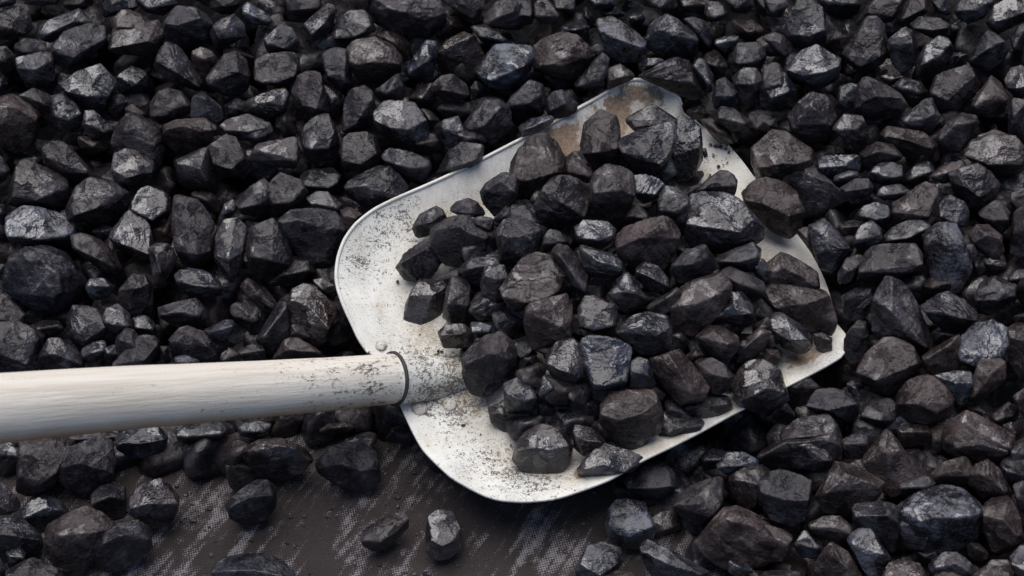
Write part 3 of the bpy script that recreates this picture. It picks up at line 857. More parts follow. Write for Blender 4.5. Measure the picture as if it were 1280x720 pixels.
-4,4 2,0 8,5 10,10 8,14 2,10|0,3 9,9|nd
-4,10 2,11 5,18 2,24 -4,22|2,14|nd
0,26 4,19 12,6 15,6 16,14 17,26 10,33 4,32|4,24 12,14 15,9|n
15,5 18,1 26,-3 34,4 40,10 41,16 36,26 30,30 24,27 18,16|17,6 27,10 36,20|wg
14,26 20,24 27,29 33,32 33,36 8,36|14,31 30,32|w
-4,29 1,29 4,33 3,36 -4,36|0,33|n
36,3 44,8 47,18 46,26 38,30 34,24|38,14|nd
18,18 24,18 28,25 22,26 17,24|20,22|n
75,8 78,1 83,-6 90,-5 95,-2 95,6 92,14 88,20 80,24 76,20 74,15|77,4 84,2 88,4 94,0|gds
95,2 98,-6 104,-6 107,-1 107,8 104,16 98,18 93,14|96,8 106,8|ns
91,22 95,18 104,18 108,22 109,28 104,30 94,30|92,24 106,23|nws
107,17 112,17 118,19 117,24 111,25|108,22 116,22|bps
107,8 112,0 120,-2 127,6 128,14 120,17 110,14|110,10 120,9|nds
103,35 108,29 114,24 122,22 129,27 130,36 126,42 122,50 114,55 106,52 103,45|105,38 116,33 126,34|ns
@0 500
30,20 40,14 52,15 66,17 62,22 40,25|34,20 60,18|nd
@640 360
5,11 10,7 20,5 27,3 30,8 30,22 22,27 10,31 6,22|6,12 20,10 26,20 29,24|nws
33,10 36,4 42,3 50,7 54,15 50,20 40,22 34,20|34,19 41,21 50,19|nlgs
48,3 54,-3 62,-2 69,5 64,10 57,13 52,8|49,3 58,2 67,5|ns
67,9 76,4 83,-1 86,1 83,10 76,13 68,13|68,10 79,4|ns
52,20 60,14 68,12 78,14 80,20 80,29 72,33 64,33 54,26|53,22 64,19 72,24 79,19|gs
17,34 22,27 28,25 33,26 36,32 34,40 38,45 30,49 21,46|18,38 28,42 33,44|gs
34,26 40,24 52,25 60,29 59,38 57,48 50,52 42,54 40,47 36,40|41,48 50,49 57,47|glbs
58,38 62,34 68,36 69,42 72,48 66,52 59,50|60,42 68,44|bgs
69,34 83,30 92,40 100,52 98,55 90,56 84,58 76,50 70,42|70,35 78,33 84,43 91,54|wls
86,34 92,30 97,33 95,38 88,38|92,34|nds
91,36 100,35 106,38 111,44 108,52 100,54 95,46|93,38 100,43 108,45|ns
92,24 98,19 104,19 113,24 114,27 112,34 104,36 98,32|94,25 101,22 108,28 113,27|wls
100,17 105,8 110,2 115,2 120,8 122,16 117,20 108,18|103,14 111,8 120,13|gs
113,32 118,24 124,20 130,22 126,30 118,38 112,38|116,30 125,23|nws
111,28 116,26 120,28 116,34 112,33|116,29|ns
110,48 114,40 119,36 126,36 134,41 136,48 139,57 130,62 120,62 112,57|112,57 120,54 128,50 136,52|nlgs
43,60 50,52 60,52 70,51 75,56 76,64 74,72 64,77 52,76 44,70|44,63 54,66 64,63 74,56|wls
-4,48 2,45 8,46 12,52 13,56 10,62 -3,62|-3,54 6,57 12,55|gbs
12,52 16,42 20,46 22,54 17,57 14,56|14,54 20,50|bs
27,52 32,50 36,54 44,56 44,64 36,68 30,64 31,58|30,58 38,58|nds
13,58 18,57 22,60 20,64 14,64|17,60|nds
76,56 82,56 88,62 92,68 90,76 82,76 77,68|77,60 86,63|nds
85,42 91,46 94,56 88,58 84,52|88,48|nds
-3,26 2,26 4,33 2,40 -4,40|0,32|nds
4,34 12,33 14,40 8,44 3,42|8,36|nds
120,19 128,14 131,20 126,26 120,26|124,20|ns
-12,60 -2,56 8,58 12,64 8,71 -2,73 -10,68|-10,63 10,63|nds
86,57 98,52 108,54 110,60 102,66 92,69 86,64|87,60 108,58|nds
74,67 88,64 97,66 92,73 80,79 72,77|75,71 95,69|nds
116,50 122,50 124,56 118,60 112,57|114,54 122,54|nds
@960 360
-8,-2 0,-5 8,-4 16,0 20,3 24,0 30,2 32,10 36,20 32,24 18,20 6,12 0,8|4,10 18,8 30,4|nws
-1,18 4,12 8,13 16,18 22,24 22,31 17,34 8,30 2,24|0,20 10,26 20,26|gs
22,23 27,22 32,25 32,31 27,32 23,28|23,24 31,26|nws
-3,22 3,24 4,28 1,31 -4,30|0,26|ns
-2,30 5,31 7,36 3,40 -2,38|2,33|nws
37,4 44,0 52,0 53,8 53,16 46,18 38,15|39,5 50,3|nd
41,20 45,16 49,17 51,26 48,36 42,40 38,34 38,26|42,20 48,20|nd
52,5 56,-4 62,-7 70,0 75,9 80,20 82,28 77,31 68,27 56,26 52,22|53,6 62,12 70,24 79,29|nl
44,42 50,32 58,25 64,25 72,28 77,34 76,40 70,46 60,53 50,50|45,42 54,46 64,42 74,38|w
77,9 84,3 90,2 98,6 104,12 104,17 96,22 88,22 80,14|79,12 86,12 96,15 104,16|nl
102,4 108,0 116,-2 124,-2 124,6 116,10 110,14 103,10|104,6 114,6 123,4|nl
82,21 92,21 94,24 86,28 82,28|87,23|nd
77,34 88,27 96,23 98,36 94,42 84,44 78,40|78,36 90,29|w
97,24 104,18 112,16 120,18 124,22 119,30 120,36 112,41 106,42 97,38 94,32|96,35 106,40 116,34|nlp
120,20 126,16 132,18 133,46 126,46 120,36|121,24 131,28|w
106,36 112,32 119,36 118,46 112,52 102,57 99,54 104,46|105,38 110,46 103,54|w
82,44 94,41 101,42 104,46 101,54 97,60 92,52|84,44 94,48 103,47|b
65,52 70,46 76,44 84,44 90,50 94,58 90,66 80,68 70,66 64,61|65,58 74,58 84,62 92,58|wl
45,66 52,56 60,55 66,58 68,66 62,70 54,70|46,64 56,66|nd
39,48 42,46 48,48 48,56 42,58|44,50|bd
18,59 24,51 32,50 40,52 46,57 45,64 40,67 28,64 20,61|19,59 30,61 44,58|nl
64,71 68,67 80,69 84,72 82,78 66,80|66,72 80,72|wd
6,73 14,66 22,64 31,63 36,70 37,80 28,84 8,80|8,76 22,74 35,73|n
87,73 92,66 98,61 104,63 113,69 123,74 124,82 112,90 96,86 88,80|90,76 100,68 106,72 121,80|wl
111,64 120,57 126,60 124,68 116,70|114,66 122,64|nd
122,54 128,50 134,54 132,66 126,62|124,56|w
100,60 105,59 110,63 104,65 100,63|104,61|wd
76,-2 82,-6 94,-4 92,1 84,4 78,3|82,0|wd
6,46 20,44 26,50 18,58 10,60 4,54|14,50|nd
3,56 10,58 14,64 8,70 -2,66|6,60|nd
123,14 128,12 131,14 130,18 124,18|127,14|n
@0 540
-4,6 5,4 10,5 10,18 2,22 -5,20|-4,11 9,12|bd
10,5 16,2 28,1 37,3 37,8 32,16 28,26 22,31 14,32 8,29 9,20|10,22 20,26 28,20|n
30,18 34,8 43,6 50,2 57,5 58,12 57,20 55,26 44,31 34,30 29,25|31,18 40,16 46,9 56,20|nl
57,3 66,-3 78,-4 84,2 82,9 74,13 66,13 59,9|60,6 70,6 82,4|b
86,-2 96,-6 110,-5 115,0 110,5 100,7 90,5|88,2 110,1|b
-4,25 0,24 8,32 11,38 5,41 -4,42|-2,36 5,40|nl
10,40 16,34 23,31 30,34 34,39 30,45 22,50 14,48|12,43 24,38 32,41|bd
45,32 50,27 57,25 63,27 63,36 62,43 56,46 48,41|46,36 55,32 62,34|nd
64,33 70,27 80,23 85,27 89,33 89,42 84,46 78,48 70,44 65,41|66,38 74,36 82,36 88,36|gl
23,48 32,42 43,37 47,41 55,42 58,47 54,52 48,56 45,66 40,72 32,72 22,60|23,50 32,52 40,54 48,50 56,49|wl
47,58 52,50 60,45 70,44 75,50 76,58 68,65 58,70 50,70 46,64|52,56 60,52 70,50 74,54|nl
-4,45 4,43 12,44 20,50 22,58 20,64 10,64 -4,66|-4,51 8,52 20,54|n
3,60 10,57 13,60 12,68 4,68|5,62 12,63|b
2,70 12,65 16,63 24,66 32,70 34,76 20,82 4,80|4,72 20,74 32,75|nl
-4,62 0,63 4,69 2,76 -4,78|0,68|n
25,66 36,66 40,70 34,74 26,72|30,69|nd
113,15 122,15 130,18 130,24 124,28 118,30 114,26|113,17 128,18|wd
113,36 120,29 128,24 133,23 138,28 138,38 132,45 122,47 115,43|115,38 124,33 136,32|n
122,8 130,4 140,3 148,6 155,10 156,14 150,21 140,24 130,22 122,15|122,11 130,6 140,7 148,9 155,13|w
105,69 112,63 122,61 132,61 140,64 148,71 150,78 136,86 114,84|106,70 116,70 126,69 140,72|p
118,-4 130,-6 136,-4 134,1 126,3 120,2|121,0 132,0|bp
@320 540
29,14 36,8 44,5 54,6 60,10 63,18 62,24 56,30 46,30 38,25 32,21|32,18 42,16 52,19 60,18|nl
52,51 58,46 66,43 72,39 76,41 76,48 70,54 64,59 57,60 53,57|53,54 62,55 70,50 76,43|nl
86,41 92,39 98,40 102,47 103,58 97,64 90,65 85,60 85,50|88,54 93,57 99,54 102,48|pg
83,70 88,69 90,73 84,75|86,71|p
64,4 68,-2 74,-4 78,2 72,6|68,0|nd
30,0 36,-4 44,-5 50,-3 48,0 38,2|38,-2|wd
@640 540
0,14 3,4 8,-1 15,-4 22,-2 27,1 31,8 30,16 24,20 16,22 8,20 3,18|3,10 10,8 20,10 28,7|gs
30,-4 40,-2 46,4 44,10 36,12 31,8|32,4 44,5|gs
32,18 38,11 44,5 54,8 64,12 66,14 60,20 50,21 40,24 33,22|34,19 46,16 56,20|gls
56,24 62,18 72,14 77,15 81,21 83,27 78,32 70,34 60,30|58,28 68,28 80,28|n
46,40 52,34 58,33 66,35 69,41 72,48 70,54 64,58 56,58 48,52|47,44 53,51 60,52 70,47|blp
80,35 88,28 97,24 105,22 106,28 105,38 102,44 94,47 84,42|81,37 92,36 98,42 104,40|n
94,12 100,8 108,10 110,16 104,20 96,18|96,14 106,14|bd
102,16 108,10 116,10 124,14 124,18 116,22 108,22|103,18 114,17|bp
108,22 114,18 124,17 127,22 125,32 120,40 114,36 110,30|110,24 118,25 125,27|wl
92,55 100,48 106,38 112,37 120,40 128,46 134,52 133,64 120,70 106,68 96,62|104,46 112,43 122,48 132,55|wl
32,64 38,57 46,55 54,58 56,64 52,70 48,76 38,76 32,72|34,66 44,72 52,66|blp
62,58 68,54 76,57 82,63 92,66 98,70 94,78 80,80 70,72|64,59 72,63 84,68 94,71|n
44,71 52,69 60,70 66,74 60,80 48,80|46,73 62,74|w
121,42 126,41 132,45 128,48 122,46|126,43|nd
108,64 118,66 121,70 114,73 108,70|114,68|b
50,-10 62,-4 70,2 66,10 56,10 48,2|52,2 64,4|nds
@960 540
-6,12 4,5 14,0 26,-2 36,-1 37,8 36,14 28,14 10,16 0,20|-4,12 8,6 26,4 36,6|n
7,10 12,3 19,1 26,4 34,12 34,16 26,19 14,18 7,15|10,7 20,7 30,14|wlp
37,4 44,0 50,2 50,10 46,14 38,12|38,6 49,6|nl
-5,24 4,18 10,20 22,24 22,32 18,44 12,47 2,44 -4,36|-3,30 8,34 20,34|nl
24,32 30,24 34,15 40,16 52,21 58,25 56,32 48,38 38,42 28,40|28,30 38,21 50,26 57,28|wl
47,14 54,4 60,-2 66,6 70,14 75,22 72,30 60,34 54,24|48,15 58,10 66,9|wl
42,37 50,35 62,35 68,40 66,56 62,60 50,52 43,45|44,42 60,42 66,46|n
20,46 28,42 36,42 43,48 42,53 34,55 24,52|21,48 34,48 42,51|w
39,53 46,48 51,48 56,55 62,64 58,72 50,72 44,62|41,56 48,60 58,61|nlp
22,68 28,58 32,55 40,60 44,68 48,74 44,82 22,80|24,70 32,62 42,70|w
12,56 18,48 22,52 28,58 24,64 16,62|14,56 24,58|b
-8,50 -2,46 8,49 12,52 11,60 6,66 -4,66|-4,52 6,54 11,57|wl
66,36 76,30 88,26 98,29 106,36 108,40 106,52 96,58 82,60 72,58 65,50 63,44|68,39 78,43 92,43 107,41|nlp
64,46 68,42 78,44 82,50 78,59 70,59 66,53|65,47 76,46 81,50|n
81,-4 92,-4 93,8 88,10 82,12|83,4 92,6|wd
92,2 100,-4 112,-2 122,2 123,8 116,14 106,16 96,11|94,8 106,6 120,10|w
84,20 88,15 98,12 103,16 100,26 92,27 82,26 80,22|84,22 94,19 100,22|w
65,26 72,24 80,21 84,26 78,32 68,32|66,28 80,27|n
99,20 104,16 110,14 116,19 122,30 118,34 108,33 101,27|101,21 110,22 120,31|w
107,38 112,32 120,31 126,42 128,54 120,60 112,60 108,50|108,42 118,44 126,54|wl
120,8 128,5 132,12 130,20 122,18|122,10 130,12|nl
116,16 124,18 130,22 126,26 118,24|120,20|b
80,66 88,60 94,60 102,66 102,72 94,76 82,74|82,68 94,66 101,70|n
56,72 60,66 68,63 76,66 80,74 78,82 60,82|58,74 70,73 78,76|wl
82,72 90,67 98,72 98,80 84,80|84,74 96,74|w
102,72 112,64 120,64 124,70 122,80 104,80|104,74 120,72|w
121,62 126,57 132,56 132,78 124,78 121,70|122,66 130,70|np
122,26 128,24 132,28 132,38 126,40|124,32|n
99,54 106,56 112,62 106,66 100,62|104,58|nd
-4,70 8,69 16,70 17,76 4,80 -4,78|2,73|n
120,31 126,30 132,40 132,52 126,46|124,36|wd
72,58 84,60 86,66 78,66|78,62|nd
"""
NOWN = 315
LABELS = {}
for _l in """
0 medium dull blocky coal lump just upper left of the pale-faced lump
1 medium bluish long coal lump just upper left of the grooved grey slab
2 grooved grey slab of coal tilted beside the pale-faced lump
3 small dull long coal lump just above the pale-faced lump
4 coal lump with a pale bluish broken top face near the upper left corner
6 glossy crinkled coal lump below the grooved grey slab
7 large brown rounded coal lump at the upper left edge
8 small dull slanting coal lump just upper right of the big brown edge lump
9 medium glossy blocky coal lump just lower left of the glossy crinkled lump
10 small glossy slanting coal lump just below the glossy crinkled lump
11 medium light grey blocky coal lump just above the pink-faced lump
12 brown wedge-topped coal lump close to the top edge, towards the left
13 medium dull long coal lump just lower right of the brown wedge near the top
14 black coal lump with a thin bright rim along its flat top
15 small dull long coal lump just upper left of the brown wedge near the top
16 small glossy long coal lump just upper right of the brown wedge near the top
17 medium dull slanting coal lump just above the flat brown loaf
18 small brownish angular coal lump just below the black thin-rimmed lump
19 medium dull rounded coal lump just left of the square flat-topped block
20 small dull blocky coal lump just right of the black thin-rimmed lump
21 small dull long coal lump just upper right of the black thin-rimmed lump
22 small bluish slanting coal lump just right of the brown wedge near the top
23 medium light grey blocky coal lump just upper left of the flat brown loaf
24 small dull blocky coal lump just upper right of the flat brown loaf
25 flat brown loaf-shaped coal lump in the upper left heap
26 small light grey long coal lump just right of the flat brown loaf
27 medium dull blocky coal lump just lower right of the flat brown loaf
28 small bluish angular coal lump just right of the glossy crinkled lump
32 small dull angular coal lump just lower left of the square flat-topped block
38 square flat-topped grey coal block in the upper heap left of the shovel
39 small dull blocky coal lump just above the square flat-topped block
40 small light grey long coal lump further right of the black thin-rimmed lump
41 small dull slanting coal lump just upper right of the square flat-topped block
42 medium light grey blocky coal lump just upper left of the two-ridged brown lump
43 large light grey long coal lump further upper left of the bright cracked lump
45 small dull angular coal lump further upper right of the two-ridged brown lump
46 medium dull blocky coal lump just above the bright cracked lump
47 small bluish slanting coal lump just upper left of the bright cracked lump
48 medium brownish rounded coal lump just left of the bright cracked lump
49 brightest blue-grey cracked coal lump above the shovel blade
50 small dull blocky coal lump just upper right of the large pale creased lump
51 small bluish slanting coal lump just right of the two-ridged brown lump
52 small brownish slanting coal lump just upper right of the two-ridged brown lump
53 brown coal lump with two slanting ridges near the top
54 medium dull blocky coal lump just left of the two-ridged brown lump
55 medium light grey blocky coal lump just lower right of the square flat-topped block
57 medium dull upright coal lump just left of the large pale creased lump
58 small dull slanting coal lump just lower right of the two-ridged brown lump
59 large pale creased coal lump just behind the blade's upper rim
63 medium light grey rounded coal lump just below the bright cracked lump
65 small light grey blocky coal lump just right of the large pale creased lump
66 small glossy long coal lump just below the square flat-topped block
68 small light grey blocky coal lump further upper right of the tall upright slab
69 medium light grey blocky coal lump just lower left of the two-ridged brown lump
70 small dull long coal lump just lower left of the large pale creased lump
71 small light grey blocky coal lump just above the round brown lump
72 small light grey rounded coal lump just upper left of the round brown lump
80 small light grey angular coal lump just upper right of the pale-crested lump
84 round brown coal lump behind the blade, below the top edge
85 coal lump with a pinkish sloping top above the blade's far corner
86 dark coal lump with a jagged pale crest above the blade's far corner
87 small light grey slanting coal lump just right of the pale-crested lump
89 small dull blocky coal lump just left of the glossy pitted lump
90 small brownish angular coal lump just left of the tall brown-sided lump
92 small dull slanting coal lump just lower right of the round brown lump
93 small dull blocky coal lump just below the pink-topped lump
95 medium dull slanting coal lump just below the pale-crested lump
96 small bluish upright coal lump just lower right of the pale-crested lump
97 small dull blocky coal lump further upper right of the upright slab of the load
98 small dull blocky coal lump further upper left of the pointed slab past the lip
99 medium light grey upright coal lump just lower left of the tall brown-sided lump
101 medium dull blocky coal lump just lower right of the bright cracked lump
102 small dull blocky coal lump just below the round brown lump
103 small bluish slanting coal lump just above the big dull brown lump
105 small light grey long coal lump just upper right of the upright slab of the load
109 medium dull blocky coal lump just above the glossy pitted lump
112 small dull slanting coal lump just upper left of the glossy pitted lump
114 glossy pitted coal lump in the upper right heap
115 tall shiny coal lump with a brown side, near the top right
116 small dull slanting coal lump just above the tall brown-sided lump
117 small dull slanting coal lump just upper left of the glinting lump
119 small light grey blocky coal lump just upper right of the glinting lump
120 medium glossy slanting coal lump just right of the tall brown-sided lump
121 small light grey long coal lump just above the glinting lump
122 medium dull upright coal lump just left of the glinting lump
123 coal lump sprinkled with glints on its shiny shoulder, near the top right corner
125 medium dull blocky coal lump just upper right of the two-step lump
127 coal lump split into two steps below the glinting lump
128 medium brownish blocky coal lump just right of the two-step lump
129 small light grey blocky coal lump just right of the glinting lump
130 small bluish slanting coal lump just left of the broad many-sided lump
131 broad many-sided coal lump right of the blade's far end
133 small light grey blocky coal lump just lower left of the two-step lump
134 medium dull rounded coal lump just below the glossy pitted lump
135 medium bluish blocky coal lump just lower left of the glossy pitted lump
136 small dull blocky coal lump just lower left of the broad many-sided lump
137 medium brownish long coal lump just lower right of the broad many-sided lump
138 medium dull slanting coal lump just below the two-step lump
139 medium brownish blocky coal lump just above the broad right-edge lump
140 small dull upright coal lump just upper right of the broad right-edge lump
145 medium dull slanting coal lump just lower right of the big brown edge lump
146 medium dull blocky coal lump just above the long glossy streaked lump
147 medium dull blocky coal lump just lower left of the pink-faced lump
148 coal lump with a pinkish brown tilted face in front of a larger pale one
149 medium dull rounded coal lump just below the flat brown loaf
150 long glossy blue-grey streaked coal lump on top of the big round one
151 medium glossy blocky coal lump just lower right of the pink-faced lump
152 medium glossy blocky coal lump just left of the tall upright slab
153 tall upright grey coal slab standing above the middle of the handle
154 pointed speckled coal lump beside the tall upright slab
155 medium dull slanting coal lump just upper right of the big round lump behind the handle
156 biggest round dark-fronted coal lump, behind the left end of the handle
158 small dull upright coal lump just lower left of the tall upright slab
159 medium bluish long coal lump just lower left of the pointed speckled lump
163 small dull blocky coal lump just upper right of the pointed speckled lump
164 medium dull upright coal lump just right of the pointed speckled lump
166 small bluish angular coal lump just right of the big round lump behind the handle
167 small dull blocky coal lump further lower left of the pointed speckled lump
172 small dull upright coal lump just upper right of the tall upright slab
173 medium light grey rounded coal lump further lower right of the flat brown loaf
174 medium light grey long coal lump further upper right of the pointed speckled lump
175 small brownish blocky coal lump further lower left of the two-ridged brown lump
176 medium light grey rounded coal lump just below the two-ridged brown lump
177 small dark blocky coal lump further lower right of the square flat-topped block
178 small glossy slanting coal lump further below the square flat-topped block
179 medium light grey blocky coal lump further below the two-ridged brown lump
180 medium dull slanting coal lump just below the large pale creased lump
181 large dull blocky coal lump further right of the tall upright slab
182 small brownish angular coal lump further lower left of the large pale creased lump
183 medium dull blocky coal lump just right of the tall upright slab
184 small dark slanting coal lump just lower right of the pointed speckled lump
185 small brownish angular coal lump further lower right of the tall upright slab
187 medium dull slanting coal lump just left of the big dull brown lump
188 small dull long coal lump just lower left of the bright cracked lump
191 small brownish long coal lump just lower right of the large pale creased lump
192 small light grey long coal lump just above the dark overhanging lump
193 small dull slanting coal lump just upper left of the dark overhanging lump
194 dark overhanging coal lump at the left end of the load
196 medium dull blocky coal lump just above the smooth bullet-shaped lump
197 medium dull blocky coal lump just lower left of the big dull brown lump
198 medium dull blocky coal lump just lower right of the dark overhanging lump
199 medium glossy blocky coal lump just left of the flat-faced centre lump
200 small dull long coal lump just upper right of the dark overhanging lump
201 medium light grey blocky coal lump just upper left of the flat-faced centre lump
202 big dull brown coal lump standing at the back of the load
203 small brownish slanting coal lump just upper right of the rounded ridged lump
204 small dark long coal lump just above the flat pitted lump
205 flat pitted coal lump at the far end of the load
206 upright dark coal slab at the far end of the load
207 medium brownish blocky coal lump just left of the flat pitted lump
208 brown coal cube in the back half of the load
209 rounded ridged coal lump left of the brown cube
210 small bluish rounded coal lump just right of the brown cube
212 medium dull blocky coal lump just upper right of the big slanting block
213 small light grey long coal lump just above the biggest glossy block
214 biggest glossy coal block on the shovel, near its front lip
215 brown coal lump perched on the blade's front lip
216 big slanting brown-topped coal block in the middle of the load
217 small glossy blocky coal lump just lower right of the rounded ridged lump
218 small light grey angular coal lump just left of the rounded ridged lump
219 medium dull blocky coal lump just above the flat-faced centre lump
220 small dull blocky coal lump just below the rounded ridged lump
221 small light grey slanting coal lump just right of the flat-faced centre lump
222 medium glossy slanting coal lump just above the round pale-faced lump
223 large flat-faced coal lump in the middle of the shovel load
224 medium dull blocky coal lump just above the long brownish lump
225 small glossy slanting coal lump just below the big slanting block
226 small light grey long coal lump just lower right of the biggest glossy block
227 long brownish coal lump in the right part of the load
228 small dull slanting coal lump just upper right of the long brownish lump
229 small bluish angular coal lump just lower left of the big slanting block
232 medium brownish blocky coal lump just upper left of the pointed slab past the lip
233 small bluish long coal lump just upper right of the pointed slab past the lip
234 dark pointed coal slab lying just past the blade's front lip
235 small dull long coal lump just below the broad many-sided lump
236 small bluish blocky coal lump further lower left of the two-step lump
239 small dull blocky coal lump just right of the pointed slab past the lip
240 small light grey long coal lump just left of the broad right-edge lump
241 medium brownish slanting coal lump just left of the sharp-crested lump
243 small brownish slanting coal lump just upper left of the sharp-crested lump
244 dark faceted coal lump with a sharp crest near the right edge
245 broad brownish coal lump cut by the upper right edge
246 small bluish blocky coal lump further left of the sharp-crested lump
247 small light grey blocky coal lump just lower left of the sharp-crested lump
248 small dull blocky coal lump just lower right of the sharp-crested lump
249 medium light grey blocky coal lump just below the pointed slab past the lip
251 small dull rounded coal lump just lower right of the pointed slab past the lip
252 small dull long coal lump just upper left of the light-topped block
253 medium light grey long coal lump just above the large grooved wedge
254 large coal block with a light top over a black front
255 small brownish blocky coal lump just right of the light-topped block
257 small dull slanting coal lump just upper left of the large grooved wedge
259 medium dull upright coal lump just below the broad right-edge lump
260 medium dull blocky coal lump just lower right of the light-topped block
266 dull wide coal slab lying inside the blade's front lip
267 small dull blocky coal lump just lower left of the big round lump behind the handle
268 medium light grey rounded coal lump just below the big round lump behind the handle
269 medium light grey blocky coal lump just above the rough lump under the handle
270 medium dull blocky coal lump just lower right of the big round lump behind the handle
271 small dull blocky coal lump further lower left of the tall upright slab
274 small dull angular coal lump further upper right of the rough lump under the handle
275 small dull blocky coal lump further lower right of the big round lump behind the handle
276 medium dull slanting coal lump further above the shiny lump by the bare tarpaulin
278 medium light grey long coal lump just below the tall upright slab
279 medium light grey blocky coal lump further below the pointed speckled lump
280 small bluish blocky coal lump further below the tall upright slab
281 small dull blocky coal lump just below the pointed speckled lump
284 small dull long coal lump just above the brown-topped lump under the handle
289 medium dull upright coal lump just lower right of the tall upright slab
290 medium glossy blocky coal lump further lower right of the pointed speckled lump
291 small brownish long coal lump further above the brown-topped lump under the handle
293 medium dark upright coal lump just left of the smooth bullet-shaped lump
295 smooth dark bullet-shaped coal lump at the left end of the load
296 medium dull upright coal lump just right of the smooth bullet-shaped lump
297 small brownish blocky coal lump just upper left of the lump by the socket
299 medium dark blocky coal lump just lower left of the flat-faced centre lump
300 large coal lump resting against the shovel's socket
301 medium dark long coal lump just upper right of the rough lump under the handle
302 brown coal block right below the flat-faced lump on the shovel
303 coal lump with a round pale flat face in the middle of the load
304 small dull blocky coal lump just upper right of the round pale-faced lump
305 small dull slanting coal lump just left of the long brownish lump
306 medium glossy blocky coal lump just upper right of the wide glossy lump
307 medium glossy blocky coal lump just left of the wide glossy lump
308 wide glossy coal lump low in the middle of the load
309 small glossy blocky coal lump just right of the wide glossy lump
310 plank-like slanting coal lump in the lower part of the load
312 small dull blocky coal lump just right of the plank-like lump
313 medium brownish blocky coal lump just lower right of the long brownish lump
314 medium glossy rounded coal lump just right of the long brownish lump
315 small brownish slanting coal lump just above the lump over the lower rim
317 grey coal lump hanging over the blade's lower rim
318 brown speckled coal lump with a flat top, low in the load
319 small glossy rounded coal lump just lower right of the lump by the socket
320 small bluish upright coal lump just above the lowest lump on the blade
321 small dark blocky coal lump just lower left of the wide glossy lump
323 small dark upright coal lump just below the plank-like lump
328 medium dark blocky coal lump just upper left of the lowest lump on the blade
329 medium dark long coal lump just lower right of the plank-like lump
330 small dark long coal lump just right of the speckled lump low in the load
332 medium brownish slanting coal lump just lower right of the dull slab inside the lip
333 medium glossy slanting coal lump just below the dull slab inside the lip
337 medium dark rounded coal lump just left of the large grooved wedge
338 small dark upright coal lump just upper left of the brown lump near the tip
339 large grooved coal wedge standing right of the blade's near tip
340 brown rounded coal lump just right of the blade's near tip
341 medium light grey blocky coal lump just upper left of the wide pale grey lump
342 small light grey long coal lump just above the wide pale grey lump
344 medium brownish blocky coal lump just upper right of the brown egg-shaped lump
345 wide pale grey coal lump at the right edge, lower half
346 medium brownish upright coal lump just right of the wide pale grey lump
347 medium brownish slanting coal lump just below the wide pale grey lump
348 small bluish blocky coal lump just right of the brown egg-shaped lump
349 brown egg-shaped coal lump below the wide pale grey one
350 medium dark blocky coal lump just left of the brown egg-shaped lump
352 medium light grey long coal lump just lower left of the brown lump near the tip
353 small brownish long coal lump just below the brown egg-shaped lump
354 medium dull blocky coal lump further lower left of the brown lump near the tip
355 large brownish blocky coal lump just lower right of the brown egg-shaped lump
360 small dark angular coal lump just right of the lump over the lower rim
364 long rough coal lump leaning under the left end of the handle
365 medium light grey blocky coal lump just right of the rough lump under the handle
366 medium bluish blocky coal lump just above the shiny lump by the bare tarpaulin
367 medium bluish long coal lump just left of the brown-topped lump under the handle
368 small light grey angular coal lump just lower left of the rough lump under the handle
369 medium bluish blocky coal lump just upper left of the flat-topped corner lump
370 medium dark rounded coal lump just left of the shiny lump by the bare tarpaulin
371 shiny coal lump at the edge of the bare tarpaulin, lower left
372 large brownish coal lump with a flat top near the lower left corner
373 rounded grey coal lump leaning on the flat-topped corner lump
374 medium dull blocky coal lump just left of the flat-topped corner lump
376 medium light grey long coal lump just lower left of the flat-topped corner lump
379 small brownish rounded coal lump just above the rounded lump among the scuffs
380 rounded coal lump on the tarpaulin among pale scuffs
381 brown-topped coal lump with a black front on the tarpaulin under the handle
382 pale grey coal lump on the tarpaulin cut by the bottom edge
383 small bluish long coal lump just upper left of the brown-topped lump under the handle
384 large coal lump on the tarpaulin below the handle's end
385 small flat elongated coal lump alone on the bare tarpaulin
386 small shiny faceted coal lump alone on the tarpaulin below the blade
390 rounded many-sided coal lump sitting lowest on the white blade
391 small glossy angular coal lump just right of the lowest lump on the blade
392 medium glossy long coal lump just lower left of the speckled lump low in the load
393 medium dull blocky coal lump just upper right of the cracked lump on the tarpaulin
394 blue-grey cracked coal lump on the tarpaulin below the blade
395 medium dull blocky coal lump just upper left of the brown-ridged lump
397 small bluish long coal lump just left of the shiny slanting lump
398 medium brownish blocky coal lump just above the brown-ridged lump
399 big angular coal lump with a brown ridge at the foot of the heap
400 medium bluish blocky coal lump just lower left of the cracked lump on the tarpaulin
401 medium dull slanting coal lump just lower right of the cracked lump on the tarpaulin
405 medium dark angular coal lump just below the speckled lump low in the load
406 medium dull long coal lump further upper right of the brown-ridged lump
407 medium brownish long coal lump just upper left of the shiny slanting lump
408 small light grey angular coal lump just above the shiny slanting lump
409 medium light grey rounded coal lump just upper right of the brown-ridged lump
410 shiny slanting coal lump with a brown crest, lower right
411 medium brownish blocky coal lump just upper right of the shiny slanting lump
412 medium dull blocky coal lump just lower right of the shiny slanting lump
413 small brownish long coal lump just lower left of the shiny slanting lump
414 medium light grey slanting coal lump just below the shiny slanting lump
415 medium brownish blocky coal lump further lower left of the largest pale-topped lump
416 small bluish angular coal lump just left of the largest pale-topped lump
417 medium brownish rounded coal lump just right of the brown-ridged lump
418 largest pale-topped coal lump in the lower right heap
419 small dull blocky coal lump just lower left of the largest pale-topped lump
421 medium brownish long coal lump just lower right of the brown lump near the tip
422 small brownish long coal lump just above the largest pale-topped lump
423 small dull long coal lump just upper left of the largest pale-topped lump
424 medium brownish blocky coal lump just upper right of the largest pale-topped lump
425 medium brownish blocky coal lump just right of the largest pale-topped lump
